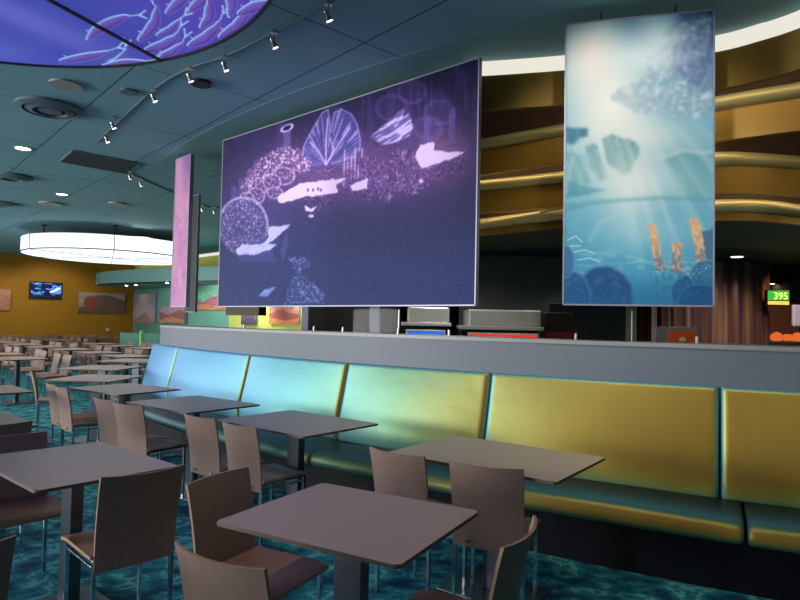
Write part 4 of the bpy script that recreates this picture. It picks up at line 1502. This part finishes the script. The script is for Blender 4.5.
def geyser(u, v):
    K = Canvas(u, v, (158, 150, 182))
    K.mix(np.exp(-((u - .45) / .25) ** 2), (232, 214, 202))
    K.mix(.8 * sm(.3, .1, abs(np.hypot((u - .45) / .9, (v - .3) / .8) - .35)), (214, 190, 186))
    K.mix(sm(.3, .2, v + .1 * np.sin(u * 9)), (190, 150, 146))
    return K.C
def tvart(u, v):
    K = Canvas(u, v, (20, 24, 60))
    K.mix(sm(.5, .62, fbm(u * 5, v * 5, 6)), (90, 130, 230))
    K.mix(.8 * sm(.62, .72, fbm(u * 7, v * 6, 16)), (70, 190, 200))
    D, T, S = K.seg([(.66, .4), (.92, .68)])
    K.mix(sm(.07, .03, D), (240, 245, 255))
    K.mix(.8 * sm(.3, .1, v), (14, 14, 40))
    return K.C
picture('pink framed print at the left edge of the yellow wall', Vector((-17.2, 20.9)), YD, -14, 10, 289, 310, desert((206, 152, 130), (200, 140, 120), (196, 136, 116), 1.))
picture('wall-mounted television showing a blue underwater scene on the yellow wall', Vector((-17.2, 20.9)), YD, 29, 62, 282, 299, tvart, m='screen_print', cat='television', name='television')
picture('wide red and grey desert landscape print on the yellow wall, right of the television', Vector((-17.2, 20.9)), YD, 78, 124.5, 293, 313, dome)
GN = GD
picture('tall pale lilac and pink print on the green wall beside the yellow wall corner', CORNER, GD, 135, 157, 294, 323, geyser)
picture('lilac and orange canyon print low on the green wall under the pink panel', CORNER, GD, 163, 188, 306, 323, desert((186, 160, 180), (170, 110, 110), (216, 150, 120), 2.2), standoff=.12)
picture('orange canyon rim print on the green wall left of the coral mural', CORNER, GD, 199, 228, 292, 310, desert((120, 200, 160), (176, 110, 120), (220, 140, 100), 3.6))
picture('red and orange canyon print on the lime wall, seen below the coral mural', CORNER, GD, 271, 301, 304, 324, desert((196, 140, 126), (180, 100, 90), (232, 142, 100), 5.1))
picture('small purple print on the wall below the coral mural', CORNER, GD, 243, 258, 315, 325, desert((110, 90, 110), (92, 74, 100), (84, 66, 92), 4.))
# dark hanging box left-centre, below the mural
a = Vector(((226 - 400) / FPX * 13, 13)); c = Vector(((259 - 400) / FPX * 12.6, 12.6))
b = bm_new(); prism(b, [a, c, c + Vector((.1, .25)), a + Vector((.1, .25))], 1.475 + 5 / FPX * 13, 2.7)
cyl(b, ((a + c) / 2 + Vector((.05, .12))).to_3d() + Vector((0, 0, 2.7)), ((a + c) / 2 + Vector((.05, .12))).to_3d() + Vector((0, 0, H)), .02, n=8)
o = obj('hanging_board', b, 'olive_soffit'); tag(o, 'dark olive back of a hanging panel, seen below the coral mural at left', 'wall panel')
(q, hh), _ = on_wall(Vector((-17.2, 20.9)), YD, 107, 110, (329, 329), (331, 331))
b = bm_new(); box(b, -.06, .06, -.02, .02, 0, .12, .004)
o = obj('wall_outlet', b, 'outlet_white', None, loc=(q.x + .05, q.y - .05, hh[1]), rot=math.radians(45)); tag(o, 'tiny white wall outlet plate low on the yellow wall', 'outlet')
# far green booth
t = thing('far_booth', 'small green booth back with pale upright edge in front of the far green wall', 'bench', (-8.3, 20.0, 0), 0)
b = bm_new(); box(b, -.75, .9, -.06, .06, 0, 1.0, .03); obj('backrest', b, 'booth_green', t)
b = bm_new(); box(b, -.75, .9, -.5, -.06, 0, .45, .03); obj('seat', b, 'booth_green', t)
b = bm_new(); prism(b, [(-.06, -.16), (-.02, -.16), (.02, -.065), (-.02, -.065)], .0, 1.07); obj('divider', b, 'booth_edge', t)

# ------------------------------------------------------------------ lights
def area(loc, rot, sx, sy, power, col, spread=None):
    l = bpy.data.lights.new('window_daylight', 'AREA'); l.shape = 'RECTANGLE'; l.size = sx; l.size_y = sy
    l.energy = power; l.color = col
    if spread: l.spread = spread
    o = bpy.data.objects.new('window_daylight', l); COL.objects.link(o)
    o.location = loc; o.rotation_euler = rot
    return o
for i in range(1, len(edges) - 1, 2):
    a, c = edges[i], edges[i + 1]
    area((-17.6, (a + c) / 2, 1.9), (0, -PI / 2, 0), 3.0, c - a, [1350, 1200, 450, 260, 200][(i - 1) // 2], (.99, .95, .93))
def spotl(loc, target, power, col, size=60, blend=.6, r=.05):
    l = bpy.data.lights.new('spot_lamp', 'SPOT'); l.energy = power; l.color = col; l.spot_size = math.radians(size); l.spot_blend = blend; l.shadow_soft_size = r
    o = bpy.data.objects.new('spot_lamp', l); COL.objects.link(o)
    o.location = loc
    o.rotation_euler = (Vector(target) - Vector(loc)).to_track_quat('-Z', 'Y').to_euler()
    return o
# track lamps aimed at the murals
spotl((-.9, 4.3, 3.6), (-.4, 5.8, 2.8), 60, (1, .86, .8), 80)
spotl((-2.0, 5.4, 3.6), (-1.6, 7.0, 2.6), 60, (1, .86, .85), 80)
spotl((.9, 2.4, 3.6), (1.6, 4.3, 2.7), 110, (1, .93, .82), 60)
# warm lamps over the right of the bench
spotl((1.6, 2.2, 3.7), (2.2, 3.8, .9), 60, (1, .86, .6), 70)
spotl((.2, 3.1, 3.7), (.9, 4.5, .9), 50, (1, .9, .7), 70)
spotl((6.0, 9.2, 2.4), (6.2, 10.3, 1.6), 40, (1, .55, .2), 80)  # added warm spot brightening the food display's back panel
# spots under the far soffit and over the yellow wall
for x, y, p in ((-9.8, 22.2, 40), (-7.3, 20.2, 90), (-5.0, 18.9, 170), (-3, 17.8, 170)):
    spotl((x, y, 2.6), (x + 1.2, y + 1.6, 1.2), p, (.9, 1, .95), 110)
for x, y in ((-14.4, 20.4), (-12.3, 22.4)):
    spotl((x, y, 3.7), (x - 1.0, y + 1.2, 1.6), 120, (1, .9, .7), 110)

# added overhead fill spots without fittings, brightening the dining tables and chairs
for i, (x, y) in enumerate(((-.35, 2.35), (-3.6, 4.2), (-1.5, 3.15), (-5.5, 7.5), (-6, 11), (-9, 11), (-9.5, 15), (-6.5, 15.5), (-12.5, 17.5))):
    spotl((x, y, 3.77), (x, y, 0), (70, 170, 330)[i if i < 3 else 1], (1, .84, .74), 130, .9, .12)
for x, y, p in ((.5, 6.2, 60), (1.7, 7.6, 60), (3.6, 7.6, 120), (5.2, 8.3, 120), (6.6, 8.6, 50), (-.9, 7.6, 40)):  # added fill spots brightening the serving hoods, column and backdrop
    spotl((x, y, 2.45), (x, y + .3, 0), p, (1, .88, .78), 150, .9, .06)
W = bpy.data.worlds.new('World'); bpy.context.scene.world = W
W.use_nodes = True
bg = W.node_tree.nodes['Background']
bg.inputs[0].default_value = (.6, .78, 1, 1); bg.inputs[1].default_value = 1.0
s = bpy.context.scene
s.view_settings.view_transform = 'Standard'
s.view_settings.look = 'None'
s.view_settings.gamma = 1
s.view_settings.exposure = 0
